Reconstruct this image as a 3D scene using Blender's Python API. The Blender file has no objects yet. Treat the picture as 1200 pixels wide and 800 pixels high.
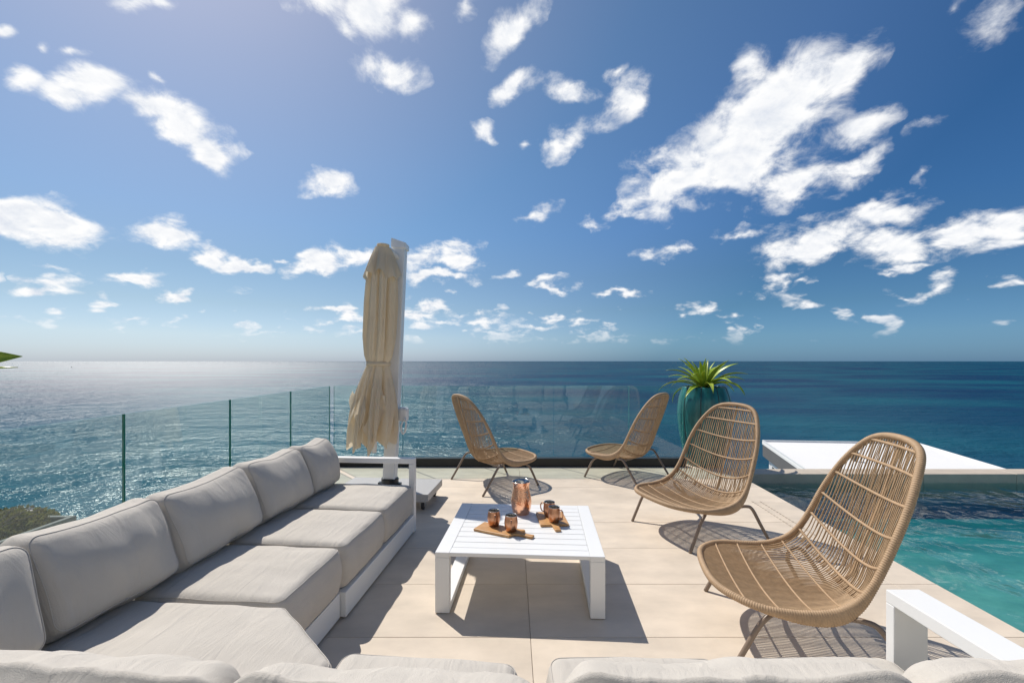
import bpy, math, random
from mathutils import Vector, Matrix, noise
R = math.radians
sc = bpy.context.scene
col = sc.collection
random.seed(7)

# ------------------------------------------------------------------ camera
H = 1.43
cam_d = bpy.data.cameras.new("camera")
cam_d.sensor_width = 36.0
cam_d.lens = 15.6
cam_d.shift_y = 0.0192
cam_d.clip_start = 0.05
cam_d.clip_end = 200000
cam = bpy.data.objects.new("camera", cam_d)
cam.location = (0, 0, H)
cam.rotation_euler = (R(90), 0, 0)
col.objects.link(cam)
sc.camera = cam

# ------------------------------------------------------------------ view, light, world
sc.view_settings.view_transform = 'Standard'
sc.view_settings.look = 'None'
sc.view_settings.gamma = 1.0
sc.view_settings.exposure = 0.0
sc.view_settings.use_curve_mapping = False
sc.render.engine = 'CYCLES'
sc.cycles.use_denoising = True
sc.cycles.max_bounces = 10
sc.cycles.transparent_max_bounces = 24
sc.cycles.sample_clamp_indirect = 6.0

SUN_EL, SUN_AZ = R(52), R(-41)          # azimuth measured from +Y, positive towards +X
sd = Vector((math.sin(SUN_AZ) * math.cos(SUN_EL), math.cos(SUN_AZ) * math.cos(SUN_EL), math.sin(SUN_EL)))
sun_d = bpy.data.lights.new("sun", 'SUN')
sun_d.energy = 4.6
sun_d.angle = R(0.5)
sun_d.color = (1.0, 0.945, 0.87)
sun = bpy.data.objects.new("sun", sun_d)
sun.rotation_euler = (-sd).to_track_quat('-Z', 'Y').to_euler()
sun.location = (-20, 20, 40)
col.objects.link(sun)

SKY_STRENGTH = 0.1
CLOUDS = [  # where each cloud stands: tangent direction of its middle, half sizes, tilt, thickness
    (40, 92, 40, 17, 20, .8), (110, 100, 62, 24, 6, .95), (85, 112, 50, 16, 20, .8), (190, 130, 55, 34, 20, 1.1), (215, 155, 60, 34, 25, 1.1),
    (250, 180, 54, 30, 25, 1.05), (57, 60, 18, 11, 20, .6), (92, 66, 20, 10, 10, .6), (185, 92, 18, 13, 30, .7),
    (150, 3, 44, 14, 10, .75), (185, 5, 30, 14, 20, .7), (3, 40, 24, 11, 0, .8),
    (375, 8, 55, 32, 25, .85), (440, 18, 66, 40, -20, .8), (455, 82, 46, 28, 10, .9), (410, 40, 35, 18, 20, .6), (485, 30, 35, 30, 30, .65),
    (602, 35, 60, 26, -50, .85), (560, 8, 30, 18, -50, .55),
    (606, 104, 44, 17, -25, .85), (668, 102, 34, 17, 0, .75), (722, 118, 54, 28, -40, .9), (665, 162, 40, 22, -60, .75), (715, 88, 20, 10, -60, .6),
    (558, 153, 24, 12, 0, .75), (617, 164, 22, 12, -15, .7), (385, 214, 44, 20, 0, .95), (630, 254, 30, 14, -15, .75), (688, 259, 20, 10, 0, .6),
    (905, 135, 150, 68, -38, 1.15), (800, 205, 92, 42, -25, 1.05), (870, 190, 112, 52, -22, 1.15), (735, 245, 52, 16, -22, .8), (985, 85, 80, 34, -38, .95),
    (935, 215, 100, 32, -15, .9), (1010, 150, 62, 24, -22, .75), (985, 200, 70, 18, -28, .8), (880, 80, 40, 30, -60, .85), (775, 190, 40, 18, -30, .7),
    (865, 272, 46, 13, -10, .7), (960, 283, 92, 32, -12, .95), (1030, 252, 66, 24, -20, .9), (1050, 288, 80, 26, -5, .9), (1125, 275, 86, 25, -10, .95),
    (1185, 262, 54, 28, -25, .9), (1175, 290, 60, 15, -10, .7),
    (915, 324, 38, 14, -5, .8), (903, 338, 22, 9, -5, .6), (932, 340, 24, 8, -5, .55), (1088, 338, 46, 15, -32, .7), (1062, 348, 22, 9, 0, .6),
    (1190, 335, 26, 8, 0, .7), (1058, 312, 26, 7, 0, .6), (778, 296, 34, 17, -10, .85), (725, 348, 32, 10, 0, .8), (820, 362, 32, 7, 0, .55), (866, 380, 26, 5, 0, .5),
    (60, 266, 88, 32, 5, 1.1), (15, 258, 46, 26, 10, 1.0), (185, 276, 48, 22, 6, 1.05), (245, 299, 34, 16, 20, .95), (285, 313, 42, 12, 5, .95),
    (150, 324, 50, 14, 3, .95), (206, 344, 24, 13, -15, .85), (52, 338, 54, 14, -3, .85), (68, 317, 28, 8, 0, .65), (150, 377, 30, 6, 0, .65), (215, 378, 32, 6, 0, .55),
    (370, 308, 46, 19, -6, .95), (325, 303, 20, 9, 0, .75), (415, 297, 40, 14, -6, .8), (520, 300, 60, 19, -3, 1.0), (518, 325, 52, 14, -8, .95),
    (400, 368, 46, 11, 0, .8), (492, 370, 44, 17, 0, .95), (560, 378, 44, 10, 0, .7), (642, 330, 40, 10, -8, .65), (652, 343, 28, 9, 0, .7),
    (600, 322, 26, 8, 0, .55), (625, 380, 56, 10, 0, .7), (680, 374, 30, 9, 0, .6), (585, 392, 60, 8, 0, .65), (430, 388, 40, 7, 0, .6), (700, 392, 50, 7, 0, .5), (300, 392, 50, 6, 0, .5),
    (1165, 22, 66, 26, -35, .46), (1113, 8, 24, 14, -35, .42), (1085, 150, 36, 12, -35, .40), (1090, 205, 20, 8, -40, .36),
]

def build_world():
    w = bpy.data.worlds.new("World"); sc.world = w; w.use_nodes = True
    nt = w.node_tree; N = nt.nodes; L = nt.links
    N.clear()
    def new(t, **k):
        n = N.new(t)
        for a, b in k.items(): setattr(n, a, b)
        return n
    def m(op, a, b=None, c=None, clamp=False):
        n = new('ShaderNodeMath', operation=op, use_clamp=clamp)
        for i, v in enumerate((a, b, c)):
            if v is None: continue
            if isinstance(v, (int, float)): n.inputs[i].default_value = v
            else: L.new(v, n.inputs[i])
        return n.outputs[0]
    def smooth(v, a, b):
        n = new('ShaderNodeMapRange', interpolation_type='SMOOTHSTEP')
        L.new(v, n.inputs[0]); n.inputs[1].default_value = a; n.inputs[2].default_value = b
        return n.outputs[0]
    out = new('ShaderNodeOutputWorld'); bg = new('ShaderNodeBackground'); L.new(bg.outputs[0], out.inputs[0])
    sky = new('ShaderNodeTexSky', sky_type='NISHITA', sun_disc=False, sun_elevation=SUN_EL, sun_rotation=SUN_AZ,
              altitude=30, air_density=1.0, dust_density=0.5, ozone_density=1.0)
    tc = new('ShaderNodeTexCoord')
    sep = new('ShaderNodeSeparateXYZ'); L.new(tc.outputs['Generated'], sep.inputs[0])
    x, y, z = sep.outputs
    yc = m('MAXIMUM', y, 0.02)
    comb = new('ShaderNodeCombineXYZ')
    L.new(m('DIVIDE', x, yc), comb.inputs[0]); L.new(m('DIVIDE', z, yc), comb.inputs[1])
    # plane coordinates: clouds flatten towards the horizon
    zz = m('ADD', m('MAXIMUM', z, 0.0), 0.42)
    pc = new('ShaderNodeCombineXYZ')
    L.new(m('DIVIDE', x, zz), pc.inputs[0]); L.new(m('DIVIDE', y, zz), pc.inputs[1])
    def fbm(scale, detail, rough, vec, dist=0.0):
        n = new('ShaderNodeTexNoise', noise_dimensions='2D')
        L.new(vec, n.inputs['Vector']); n.inputs['Scale'].default_value = scale
        n.inputs['Detail'].default_value = detail; n.inputs['Roughness'].default_value = rough
        n.inputs['Distortion'].default_value = dist
        return n.outputs[0]
    # warp the shapes a little
    wn = new('ShaderNodeTexNoise', noise_dimensions='2D'); L.new(pc.outputs[0], wn.inputs['Vector'])
    wn.inputs['Scale'].default_value = 7.0; wn.inputs['Detail'].default_value = 5.0
    wv = new('ShaderNodeVectorMath', operation='MULTIPLY_ADD')
    ws = new('ShaderNodeVectorMath', operation='SUBTRACT'); L.new(wn.outputs[1], ws.inputs[0]); ws.inputs[1].default_value = (.5, .5, .5)
    L.new(ws.outputs[0], wv.inputs[0]); wv.inputs[1].default_value = (.14, .10, 0); L.new(comb.outputs[0], wv.inputs[2])
    flat = new('ShaderNodeVectorMath', operation='MULTIPLY'); L.new(wv.outputs[0], flat.inputs[0]); flat.inputs[1].default_value = (1, 1, 0)
    mask = None; base = flat.outputs[0]
    for ci, (px, py, rx, ry, an, wt) in enumerate(CLOUDS):
        if ci and ci % 6 == 0:            # keeps the shader's working memory small: each batch waits for the last
            vm = new('ShaderNodeVectorMath', operation='MULTIPLY_ADD'); L.new(mask, vm.inputs[0]); vm.inputs[1].default_value = (1e-7, 1e-7, 0); L.new(base, vm.inputs[2]); base = vm.outputs[0]
        mp = new('ShaderNodeMapping', vector_type='TEXTURE')
        L.new(base, mp.inputs[0])
        mp.inputs['Location'].default_value = ((px - 600) / 520, (423 - py) / 520, 0)
        mp.inputs['Rotation'].default_value = (0, 0, R(-an))
        mp.inputs['Scale'].default_value = (rx / 520 * 1.06, ry / 520 * 1.06, 1)
        ln = new('ShaderNodeVectorMath', operation='LENGTH'); L.new(mp.outputs[0], ln.inputs[0])
        v = m('MULTIPLY_ADD', ln.outputs['Value'], -wt, wt)
        mask = v if mask is None else m('SMOOTH_MAX', mask, v, 0.12)
    front = smooth(y, 0.05, 0.25)
    mask = m('MULTIPLY', m('MAXIMUM', mask, 0.0), front)
    # the same kind of scattered clouds over the rest of the sky
    far = fbm(2.2, 2, .5, pc.outputs[0])
    genr = smooth(far, .60, .80)
    outside = m('SUBTRACT', 1.0, m('MULTIPLY', smooth(y, 0.42, 0.56), m('SUBTRACT', 1.0, smooth(z, .56, .66))))
    mask = m('MAXIMUM', mask, m('MULTIPLY', m('MULTIPLY', genr, .8), outside))
    low = m('MULTIPLY', smooth(fbm(6.0, 3, .5, pc.outputs[0]), .56, .72), m('MULTIPLY', smooth(z, .018, .05), m('SUBTRACT', 1.0, smooth(z, .09, .17))))
    mask = m('MAXIMUM', mask, m('MULTIPLY', low, .55))
    f1 = fbm(10.5, 10, .63, pc.outputs[0], .2)
    dens = m('MULTIPLY_ADD', m('SUBTRACT', f1, .5), 1.85, m('MULTIPLY', mask, 1.2))
    dens = m('MULTIPLY', dens, smooth(mask, 0.0, .10))
    alpha = smooth(dens, .10, .86)
    alpha = m('MULTIPLY', alpha, smooth(z, 0.012, 0.10))
    alpha = m('MULTIPLY', alpha, m('MULTIPLY_ADD', smooth(mask, .12, .60), .45, .55))
    # relief: bright where the cloud thins towards the sun, greyer deep inside
    off = new('ShaderNodeVectorMath', operation='ADD'); L.new(pc.outputs[0], off.inputs[0]); off.inputs[1].default_value = (-.012, -.020, 0)
    f2 = fbm(10.5, 5, .60, off.outputs[0], .2)
    relief = m('MULTIPLY_ADD', m('SUBTRACT', f1, f2), 1.3, .88, clamp=True)
    thick = smooth(dens, .75, 1.5)
    lum = m('MULTIPLY', relief, m('MULTIPLY_ADD', thick, -.13, 1.0))
    cc = new('ShaderNodeMix', data_type='RGBA'); L.new(lum, cc.inputs[0])
    cc.inputs[6].default_value = (4.2, 5.2, 7.0, 1); cc.inputs[7].default_value = (10.2, 10.2, 10.2, 1)
    # clear maritime air: deeper blue away from the sun, pale cool band along the horizon
    dt = new('ShaderNodeVectorMath', operation='DOT_PRODUCT'); L.new(tc.outputs['Generated'], dt.inputs[0]); dt.inputs[1].default_value = tuple(sd)
    rp = new('ShaderNodeValToRGB'); L.new(m('MULTIPLY_ADD', dt.outputs['Value'], .5, .5), rp.inputs[0])
    el = rp.color_ramp.elements
    el[0].position = .56; el[0].color = (.24, .53, .84, 1); el[1].position = .97; el[1].color = (1, .97, .98, 1)
    e = el.new(.66); e.color = (.23, .50, .76, 1); e = el.new(.77); e.color = (.46, .70, .93, 1); e = el.new(.87); e.color = (.60, .81, .95, 1)
    hz = new('ShaderNodeValToRGB'); L.new(z, hz.inputs[0]); he = hz.color_ramp.elements
    he[0].position = 0.0; he[0].color = (1.10, 1.0, 1.30, 1); he[1].position = .38; he[1].color = (1, 1, 1, 1)
    for ps, cl_ in ((.05, (1.30, 1.06, 1.12, 1)), (.11, (1.16, .95, .90, 1)), (.18, (1.06, .92, .87, 1)), (.27, (1.0, .97, .97, 1))):
        e = he.new(ps); e.color = cl_
    m1 = new('ShaderNodeVectorMath', operation='MULTIPLY'); L.new(rp.outputs[0], m1.inputs[0]); L.new(hz.outputs[0], m1.inputs[1])
    hs = new('ShaderNodeVectorMath', operation='MULTIPLY'); L.new(sky.outputs[0], hs.inputs[0]); L.new(m1.outputs[0], hs.inputs[1])
    mx = new('ShaderNodeMix', data_type='RGBA'); L.new(alpha, mx.inputs[0]); L.new(hs.outputs[0], mx.inputs[6]); L.new(cc.outputs[2], mx.inputs[7])
    L.new(mx.outputs[2], bg.inputs[0]); bg.inputs[1].default_value = SKY_STRENGTH
build_world()

# ------------------------------------------------------------------ helpers
class MB:
    def __init__(s): s.v = []; s.f = []; s.mi = []; s.cur = 0
    def add(s, vs, fs):
        o = len(s.v); s.v += [tuple(p) for p in vs]
        s.f += [tuple(i + o for i in f) for f in fs]; s.mi += [s.cur] * len(fs)
        return s
    def box(s, a, b, M=None):
        (x0, y0, z0), (x1, y1, z1) = a, b
        vs = [Vector(p) for p in ((x0, y0, z0), (x1, y0, z0), (x1, y1, z0), (x0, y1, z0), (x0, y0, z1), (x1, y0, z1), (x1, y1, z1), (x0, y1, z1))]
        if M: vs = [M @ p for p in vs]
        return s.add(vs, [(0, 3, 2, 1), (4, 5, 6, 7), (0, 1, 5, 4), (1, 2, 6, 5), (2, 3, 7, 6), (3, 0, 4, 7)])
    def prism(s, poly, z0, z1, M=None):
        n = len(poly)
        vs = [Vector((p[0], p[1], z0)) for p in poly] + [Vector((p[0], p[1], z1)) for p in poly]
        if M: vs = [M @ p for p in vs]
        return s.add(vs, [tuple(range(n - 1, -1, -1)), tuple(range(n, 2 * n))] + [(i, (i + 1) % n, n + (i + 1) % n, n + i) for i in range(n)])
    def tube(s, pts, r, sides=8, closed=False, flat=None, caps=True):
        pts = [Vector(p) for p in pts]; n = len(pts)
        if not hasattr(r, '__len__'): r = [r] * n
        T = []
        for i in range(n):
            a = pts[(i - 1) % n] if (closed or i > 0) else pts[i]
            b = pts[(i + 1) % n] if (closed or i < n - 1) else pts[i]
            t = b - a
            T.append(t.normalized() if t.length > 1e-9 else Vector((0, 0, 1)))
        up = Vector((0, 0, 1)) if abs(T[0].z) < .9 else Vector((1, 0, 0))
        nrm = (up - T[0] * up.dot(T[0])).normalized()
        vs = []
        for i in range(n):
            nrm = nrm - T[i] * nrm.dot(T[i])
            nrm = nrm.normalized() if nrm.length > 1e-6 else T[i].orthogonal().normalized()
            bn = T[i].cross(nrm)
            for k in range(sides):
                a = 2 * math.pi * k / sides
                c, d = math.cos(a), math.sin(a)
                if flat: c *= flat
                vs.append(pts[i] + (nrm * c + bn * d) * r[i])
        fs = []
        m = n if closed else n - 1
        for i in range(m):
            j = (i + 1) % n
            for k in range(sides):
                l = (k + 1) % sides
                fs.append((i * sides + k, i * sides + l, j * sides + l, j * sides + k))
        if caps and not closed:
            fs.append(tuple(range(sides - 1, -1, -1))); fs.append(tuple((n - 1) * sides + k for k in range(sides)))
        return s.add(vs, fs)
    def lathe(s, prof, n=32, fr=None, M=None, cap=(False, False)):
        vs = []
        for (r, z) in prof:
            for k in range(n):
                a = 2 * math.pi * k / n
                q = r * (fr(a, z) if fr else 1)
                p = Vector((q * math.cos(a), q * math.sin(a), z)); vs.append(M @ p if M else p)
        fs = [(i * n + k, i * n + (k + 1) % n, (i + 1) * n + (k + 1) % n, (i + 1) * n + k) for i in range(len(prof) - 1) for k in range(n)]
        if cap[0]: fs.append(tuple(range(n - 1, -1, -1)))
        if cap[1]: fs.append(tuple((len(prof) - 1) * n + k for k in range(n)))
        return s.add(vs, fs)
    def build(s, name, mat, parent=None, smooth=False, bevel=0, seg=2, mats=None):
        me = bpy.data.meshes.new(name); me.from_pydata(s.v, [], s.f); me.validate(); me.update()
        for mm in (mats or [mat]): me.materials.append(mm)
        if mats and len(s.mi) == len(me.polygons): me.polygons.foreach_set('material_index', s.mi)
        if smooth: me.polygons.foreach_set('use_smooth', [True] * len(me.polygons))
        o = bpy.data.objects.new(name, me); col.objects.link(o)
        if parent: o.parent = parent
        if bevel:
            b = o.modifiers.new('bevel', 'BEVEL'); b.width = bevel; b.segments = seg; b.limit_method = 'ANGLE'; b.angle_limit = R(35)
            b.harden_normals = False
        return o

def tag(o, label=None, cat=None, group=None, kind=None):
    if label: o['label'] = label
    if cat: o['category'] = cat
    if group: o['group'] = group
    if kind: o['kind'] = kind
    return o
def empty(name, loc=(0, 0, 0), rz=0):
    o = bpy.data.objects.new(name, None); col.objects.link(o); o.location = loc; o.rotation_euler = (0, 0, rz); o.empty_display_size = .1
    return o
def kids(o): return [c for c in bpy.data.objects if c.parent == o]
def copy_tree(o, parent=None):
    c = o.copy(); col.objects.link(c); c.parent = parent
    for ch in kids(o): copy_tree(ch, c)
    return c
def crom(P, t):
    n = len(P) - 1; t = max(0, min(.999999, t)) * n; i = int(t); f = t - i
    a, b, c, d = (P[max(0, min(n, k))] for k in (i - 1, i, i + 1, i + 2))
    return tuple(.5 * (2 * b[k] + (c[k] - a[k]) * f + (2 * a[k] - 5 * b[k] + 4 * c[k] - d[k]) * f * f + (3 * b[k] - a[k] - 3 * c[k] + d[k]) * f ** 3) for k in range(len(b)))
def lerp_tab(T, x):
    if x <= T[0][0]: return T[0][1]
    for (a, b), (c, d) in zip(T, T[1:]):
        if x <= c: return b + (d - b) * (x - a) / (c - a)
    return T[-1][1]

# ------------------------------------------------------------------ materials
def mat(name, base=(.8, .8, .8), rough=.5, metal=0.0, spec=.5, var=0.0, vscale=8, vstretch=(1, 1, 1), bump=0.0, bscale=60, bstretch=(1, 1, 1), dark=None, objvar=0.0, coat=0.0, rvar=0.0):
    m = bpy.data.materials.new(name); m.use_nodes = True
    nt = m.node_tree; N = nt.nodes; L = nt.links; P = N['Principled BSDF']
    P.inputs['Roughness'].default_value = rough; P.inputs['Metallic'].default_value = metal
    P.inputs['Specular IOR Level'].default_value = spec
    P.inputs['Coat Weight'].default_value = coat
    P.inputs['Base Color'].default_value = (*base, 1)
    tc = N.new('ShaderNodeTexCoord')
    src = None
    if var or dark:
        mp = N.new('ShaderNodeMapping'); mp.inputs['Scale'].default_value = vstretch; L.new(tc.outputs['Object'], mp.inputs[0])
        if objvar:
            oi0 = N.new('ShaderNodeObjectInfo'); cm = N.new('ShaderNodeCombineXYZ'); mu = N.new('ShaderNodeMath'); mu.operation = 'MULTIPLY'; mu.inputs[1].default_value = 37
            L.new(oi0.outputs['Random'], mu.inputs[0]); L.new(mu.outputs[0], cm.inputs[0]); L.new(mu.outputs[0], cm.inputs[1]); L.new(cm.outputs[0], mp.inputs['Location'])
        nz = N.new('ShaderNodeTexNoise'); nz.inputs['Scale'].default_value = vscale; nz.inputs['Detail'].default_value = 6; nz.inputs['Roughness'].default_value = .6
        L.new(mp.outputs[0], nz.inputs[0])
        rp = N.new('ShaderNodeMapRange'); rp.inputs[1].default_value = .3; rp.inputs[2].default_value = .7; L.new(nz.outputs[0], rp.inputs[0])
        mx = N.new('ShaderNodeMix'); mx.data_type = 'RGBA'; L.new(rp.outputs[0], mx.inputs[0])
        d = dark or tuple(c * (1 - var) for c in base)
        mx.inputs[6].default_value = (*d, 1); mx.inputs[7].default_value = (*base, 1)
        src = mx.outputs[2]
        if rvar:
            rr = N.new('ShaderNodeMapRange'); rr.inputs[3].default_value = rough - rvar; rr.inputs[4].default_value = rough + rvar
            L.new(nz.outputs[0], rr.inputs[0]); L.new(rr.outputs[0], P.inputs['Roughness'])
    if objvar:
        oi = N.new('ShaderNodeObjectInfo'); r2 = N.new('ShaderNodeMapRange'); r2.inputs[3].default_value = 1 - objvar; r2.inputs[4].default_value = 1 + objvar * .4
        L.new(oi.outputs['Random'], r2.inputs[0])
        hv = N.new('ShaderNodeHueSaturation'); L.new(r2.outputs[0], hv.inputs['Value'])
        if src: L.new(src, hv.inputs['Color'])
        else: hv.inputs['Color'].default_value = (*base, 1)
        src = hv.outputs[0]
    if src: L.new(src, P.inputs['Base Color'])
    if bump:
        mp = N.new('ShaderNodeMapping'); mp.inputs['Scale'].default_value = bstretch; L.new(tc.outputs['Object'], mp.inputs[0])
        nz = N.new('ShaderNodeTexNoise'); nz.inputs['Scale'].default_value = bscale; nz.inputs['Detail'].default_value = 4; L.new(mp.outputs[0], nz.inputs[0])
        bp = N.new('ShaderNodeBump'); bp.inputs['Strength'].default_value = bump; bp.inputs['Distance'].default_value = .004
        L.new(nz.outputs[0], bp.inputs['Height']); L.new(bp.outputs[0], P.inputs['Normal'])
    m['P'] = 1
    return m

M = {}
def leaf_translucent():
    m = bpy.data.materials.new('bush_leaf'); m.use_nodes = True
    N = m.node_tree.nodes; L = m.node_tree.links; N.clear()
    o = N.new('ShaderNodeOutputMaterial'); d = N.new('ShaderNodeBsdfDiffuse'); t = N.new('ShaderNodeBsdfTranslucent'); mx = N.new('ShaderNodeMixShader'); mx.inputs[0].default_value = .4
    tc = N.new('ShaderNodeTexCoord'); nz = N.new('ShaderNodeTexNoise'); nz.inputs['Scale'].default_value = 22; L.new(tc.outputs['Object'], nz.inputs[0])
    c = N.new('ShaderNodeMix'); c.data_type = 'RGBA'; L.new(nz.outputs[0], c.inputs[0]); c.inputs[6].default_value = (.24, .15, .06, 1); c.inputs[7].default_value = (.17, .21, .05, 1)
    L.new(c.outputs[2], d.inputs[0]); L.new(c.outputs[2], t.inputs[0]); L.new(d.outputs[0], mx.inputs[1]); L.new(t.outputs[0], mx.inputs[2]); L.new(mx.outputs[0], o.inputs[0])
    return m
M['fabric'] = mat('outdoor_fabric', (.585, .545, .485), .92, spec=.15, var=.09, vscale=4, bump=.5, bscale=520)
def creases(m):
    N = m.node_tree.nodes; L = m.node_tree.links; P = N['Principled BSDF']; old = P.inputs['Normal'].links[0].from_socket
    tc = N.new('ShaderNodeTexCoord'); mp = N.new('ShaderNodeMapping'); mp.inputs['Scale'].default_value = (9, 2.2, 5); mp.inputs['Rotation'].default_value = (0, 0, .5); L.new(tc.outputs['Object'], mp.inputs[0])
    nz = N.new('ShaderNodeTexNoise'); nz.inputs['Scale'].default_value = 1.6; nz.inputs['Detail'].default_value = 3; nz.inputs['Distortion'].default_value = 1.2; L.new(mp.outputs[0], nz.inputs[0])
    b = N.new('ShaderNodeBump'); b.inputs['Strength'].default_value = .45; b.inputs['Distance'].default_value = .016; L.new(nz.outputs[0], b.inputs['Height']); L.new(old, b.inputs['Normal']); L.new(b.outputs[0], P.inputs['Normal'])
creases(M['fabric'])
M['piping'] = mat('fabric_piping', (.54, .51, .465), .9, spec=.2)
M['white'] = mat('white_powder_coat', (.80, .80, .78), .38, var=.03, vscale=3, bump=.03, bscale=300)
M['tile'] = mat('limestone_tile', (.71, .61, .49), .55, spec=.35, var=.20, vscale=3.0, vstretch=(1, 1.8, 1), bump=.10, bscale=40, bstretch=(1, 3, 1), objvar=.09, rvar=.12)
M['grout'] = mat('grout', (.52, .445, .36), .9, var=.2, vscale=20)
M['stone'] = mat('pool_stone', (.56, .48, .38), .6, var=.2, vscale=4, bump=.1)
M['black'] = mat('black_channel', (.012, .012, .013), .45)
M['plastic'] = mat('black_plastic', (.015, .015, .016), .35)
M['rattan'] = mat('woven_rattan', (.49, .335, .195), .62, spec=.3, var=.28, vscale=30, bump=.2, bscale=300)
M['rim'] = mat('wrapped_rim', (.49, .335, .20), .6, spec=.3, var=.22, vscale=22, bump=.15, bscale=260)
M['taupe'] = mat('taupe_metal', (.24, .18, .135), .42, var=.08, vscale=10)
M['cream'] = None
M['terrazzo'] = mat('granite_slab', (.55, .54, .52), .5, dark=(.26, .26, .26), vscale=180, bump=.05)
M['steel'] = mat('steel', (.62, .62, .62), .25, 1.0, bump=.05, bscale=50)
M['rubber'] = mat('caster_rubber', (.03, .028, .028), .6)
M['soil'] = mat('soil', (.06, .045, .03), .95, var=.4, vscale=30, bump=.6, bscale=60)
M['leaf'] = mat('bromeliad_leaf', (.46, .56, .035), .35, dark=(.25, .38, .03), vscale=6, objvar=.3)
M['bush'] = leaf_translucent()
M['petal'] = mat('petal', (.85, .72, .70), .6)
M['stem'] = mat('stem', (.11, .08, .05), .8)
M['roof'] = mat('white_roof', (.80, .79, .76), .7, var=.04, vscale=.4, bump=.05, bscale=20)
M['wall'] = mat('render_wall', (.72, .71, .68), .8, var=.06, vscale=1)
M['fascia'] = mat('grey_fascia', (.13, .125, .12), .7, var=.1, vscale=2)
M['darkglass'] = mat('window_glass', (.02, .03, .04), .05)
M['rock'] = mat('hillside_rock', (.25, .21, .16), .95, dark=(.10, .11, .06), vscale=.6, bump=.8, bscale=2)
M['fascia2'] = mat('reflection_grey', (.20, .195, .185), .8, var=.15, vscale=6, bump=.1)
M['sail'] = mat('sail_cloth', (.75, .75, .75), .8)
M['hull'] = mat('hull_paint', (.16, .17, .19), .4)
M['inner'] = mat('mug_steel_lining', (.55, .53, .50), .22, 1.0)

def wood():
    m = mat('acacia_wood', (.62, .36, .15), .45, dark=(.40, .19, .06), vscale=9, vstretch=(2, 14, 2), bump=.1, bscale=80, bstretch=(1, 8, 1))
    return m
M['wood'] = wood()
def copper():
    m = bpy.data.materials.new('hammered_copper'); m.use_nodes = True
    N = m.node_tree.nodes; L = m.node_tree.links; P = N['Principled BSDF']
    P.inputs['Base Color'].default_value = (.86, .42, .24, 1); P.inputs['Metallic'].default_value = 1; P.inputs['Roughness'].default_value = .24
    tc = N.new('ShaderNodeTexCoord'); v = N.new('ShaderNodeTexVoronoi'); v.feature = 'SMOOTH_F1'; v.inputs['Scale'].default_value = 95; L.new(tc.outputs['Object'], v.inputs['Vector'])
    b = N.new('ShaderNodeBump'); b.inputs['Strength'].default_value = .55; b.inputs['Distance'].default_value = .004; L.new(v.outputs['Distance'], b.inputs['Height']); L.new(b.outputs[0], P.inputs['Normal'])
    nz = N.new('ShaderNodeTexNoise'); nz.inputs['Scale'].default_value = 30; L.new(tc.outputs['Object'], nz.inputs[0])
    mx = N.new('ShaderNodeMix'); mx.data_type = 'RGBA'; L.new(nz.outputs[0], mx.inputs[0]); mx.inputs[6].default_value = (.80, .38, .22, 1); mx.inputs[7].default_value = (.97, .60, .40, 1); L.new(mx.outputs[2], P.inputs['Base Color'])
    return m
M['copper'] = copper()
def satin_copper():
    m = mat('aged_copper', (.62, .33, .20), .34, 1.0, dark=(.42, .22, .13), vscale=18, bump=.12, bscale=120)
    return m
M['mug'] = satin_copper()
def cloth():
    m = bpy.data.materials.new('canopy_cloth'); m.use_nodes = True
    N = m.node_tree.nodes; L = m.node_tree.links; N.clear()
    o = N.new('ShaderNodeOutputMaterial'); d = N.new('ShaderNodeBsdfDiffuse'); t = N.new('ShaderNodeBsdfTranslucent'); mx = N.new('ShaderNodeMixShader'); mx.inputs[0].default_value = .40
    tc = N.new('ShaderNodeTexCoord'); nz = N.new('ShaderNodeTexNoise'); nz.inputs['Scale'].default_value = 5; nz.inputs['Detail'].default_value = 5; L.new(tc.outputs['Object'], nz.inputs[0])
    c = N.new('ShaderNodeMix'); c.data_type = 'RGBA'; L.new(nz.outputs[0], c.inputs[0]); c.inputs[6].default_value = (.80, .685, .51, 1); c.inputs[7].default_value = (.88, .785, .62, 1)
    L.new(c.outputs[2], d.inputs[0]); L.new(c.outputs[2], t.inputs[0])
    n2 = N.new('ShaderNodeTexNoise'); n2.inputs['Scale'].default_value = 18; n2.inputs['Detail'].default_value = 5; mp = N.new('ShaderNodeMapping'); mp.inputs['Scale'].default_value = (1, 1, .25); L.new(tc.outputs['Object'], mp.inputs[0]); L.new(mp.outputs[0], n2.inputs[0])
    b = N.new('ShaderNodeBump'); b.inputs['Strength'].default_value = .5; b.inputs['Distance'].default_value = .02; L.new(n2.outputs[0], b.inputs['Height']); L.new(b.outputs[0], d.inputs['Normal'])
    L.new(d.outputs[0], mx.inputs[1]); L.new(t.outputs[0], mx.inputs[2]); L.new(mx.outputs[0], o.inputs[0])
    return m
M['cream'] = cloth()
def ior_both_sides(N, L, f, ior):
    g_ = N.new('ShaderNodeNewGeometry'); mr = N.new('ShaderNodeMapRange'); L.new(g_.outputs['Backfacing'], mr.inputs[0])
    mr.inputs[3].default_value = ior; mr.inputs[4].default_value = 1 / ior; L.new(mr.outputs[0], f.inputs[0])
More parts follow.
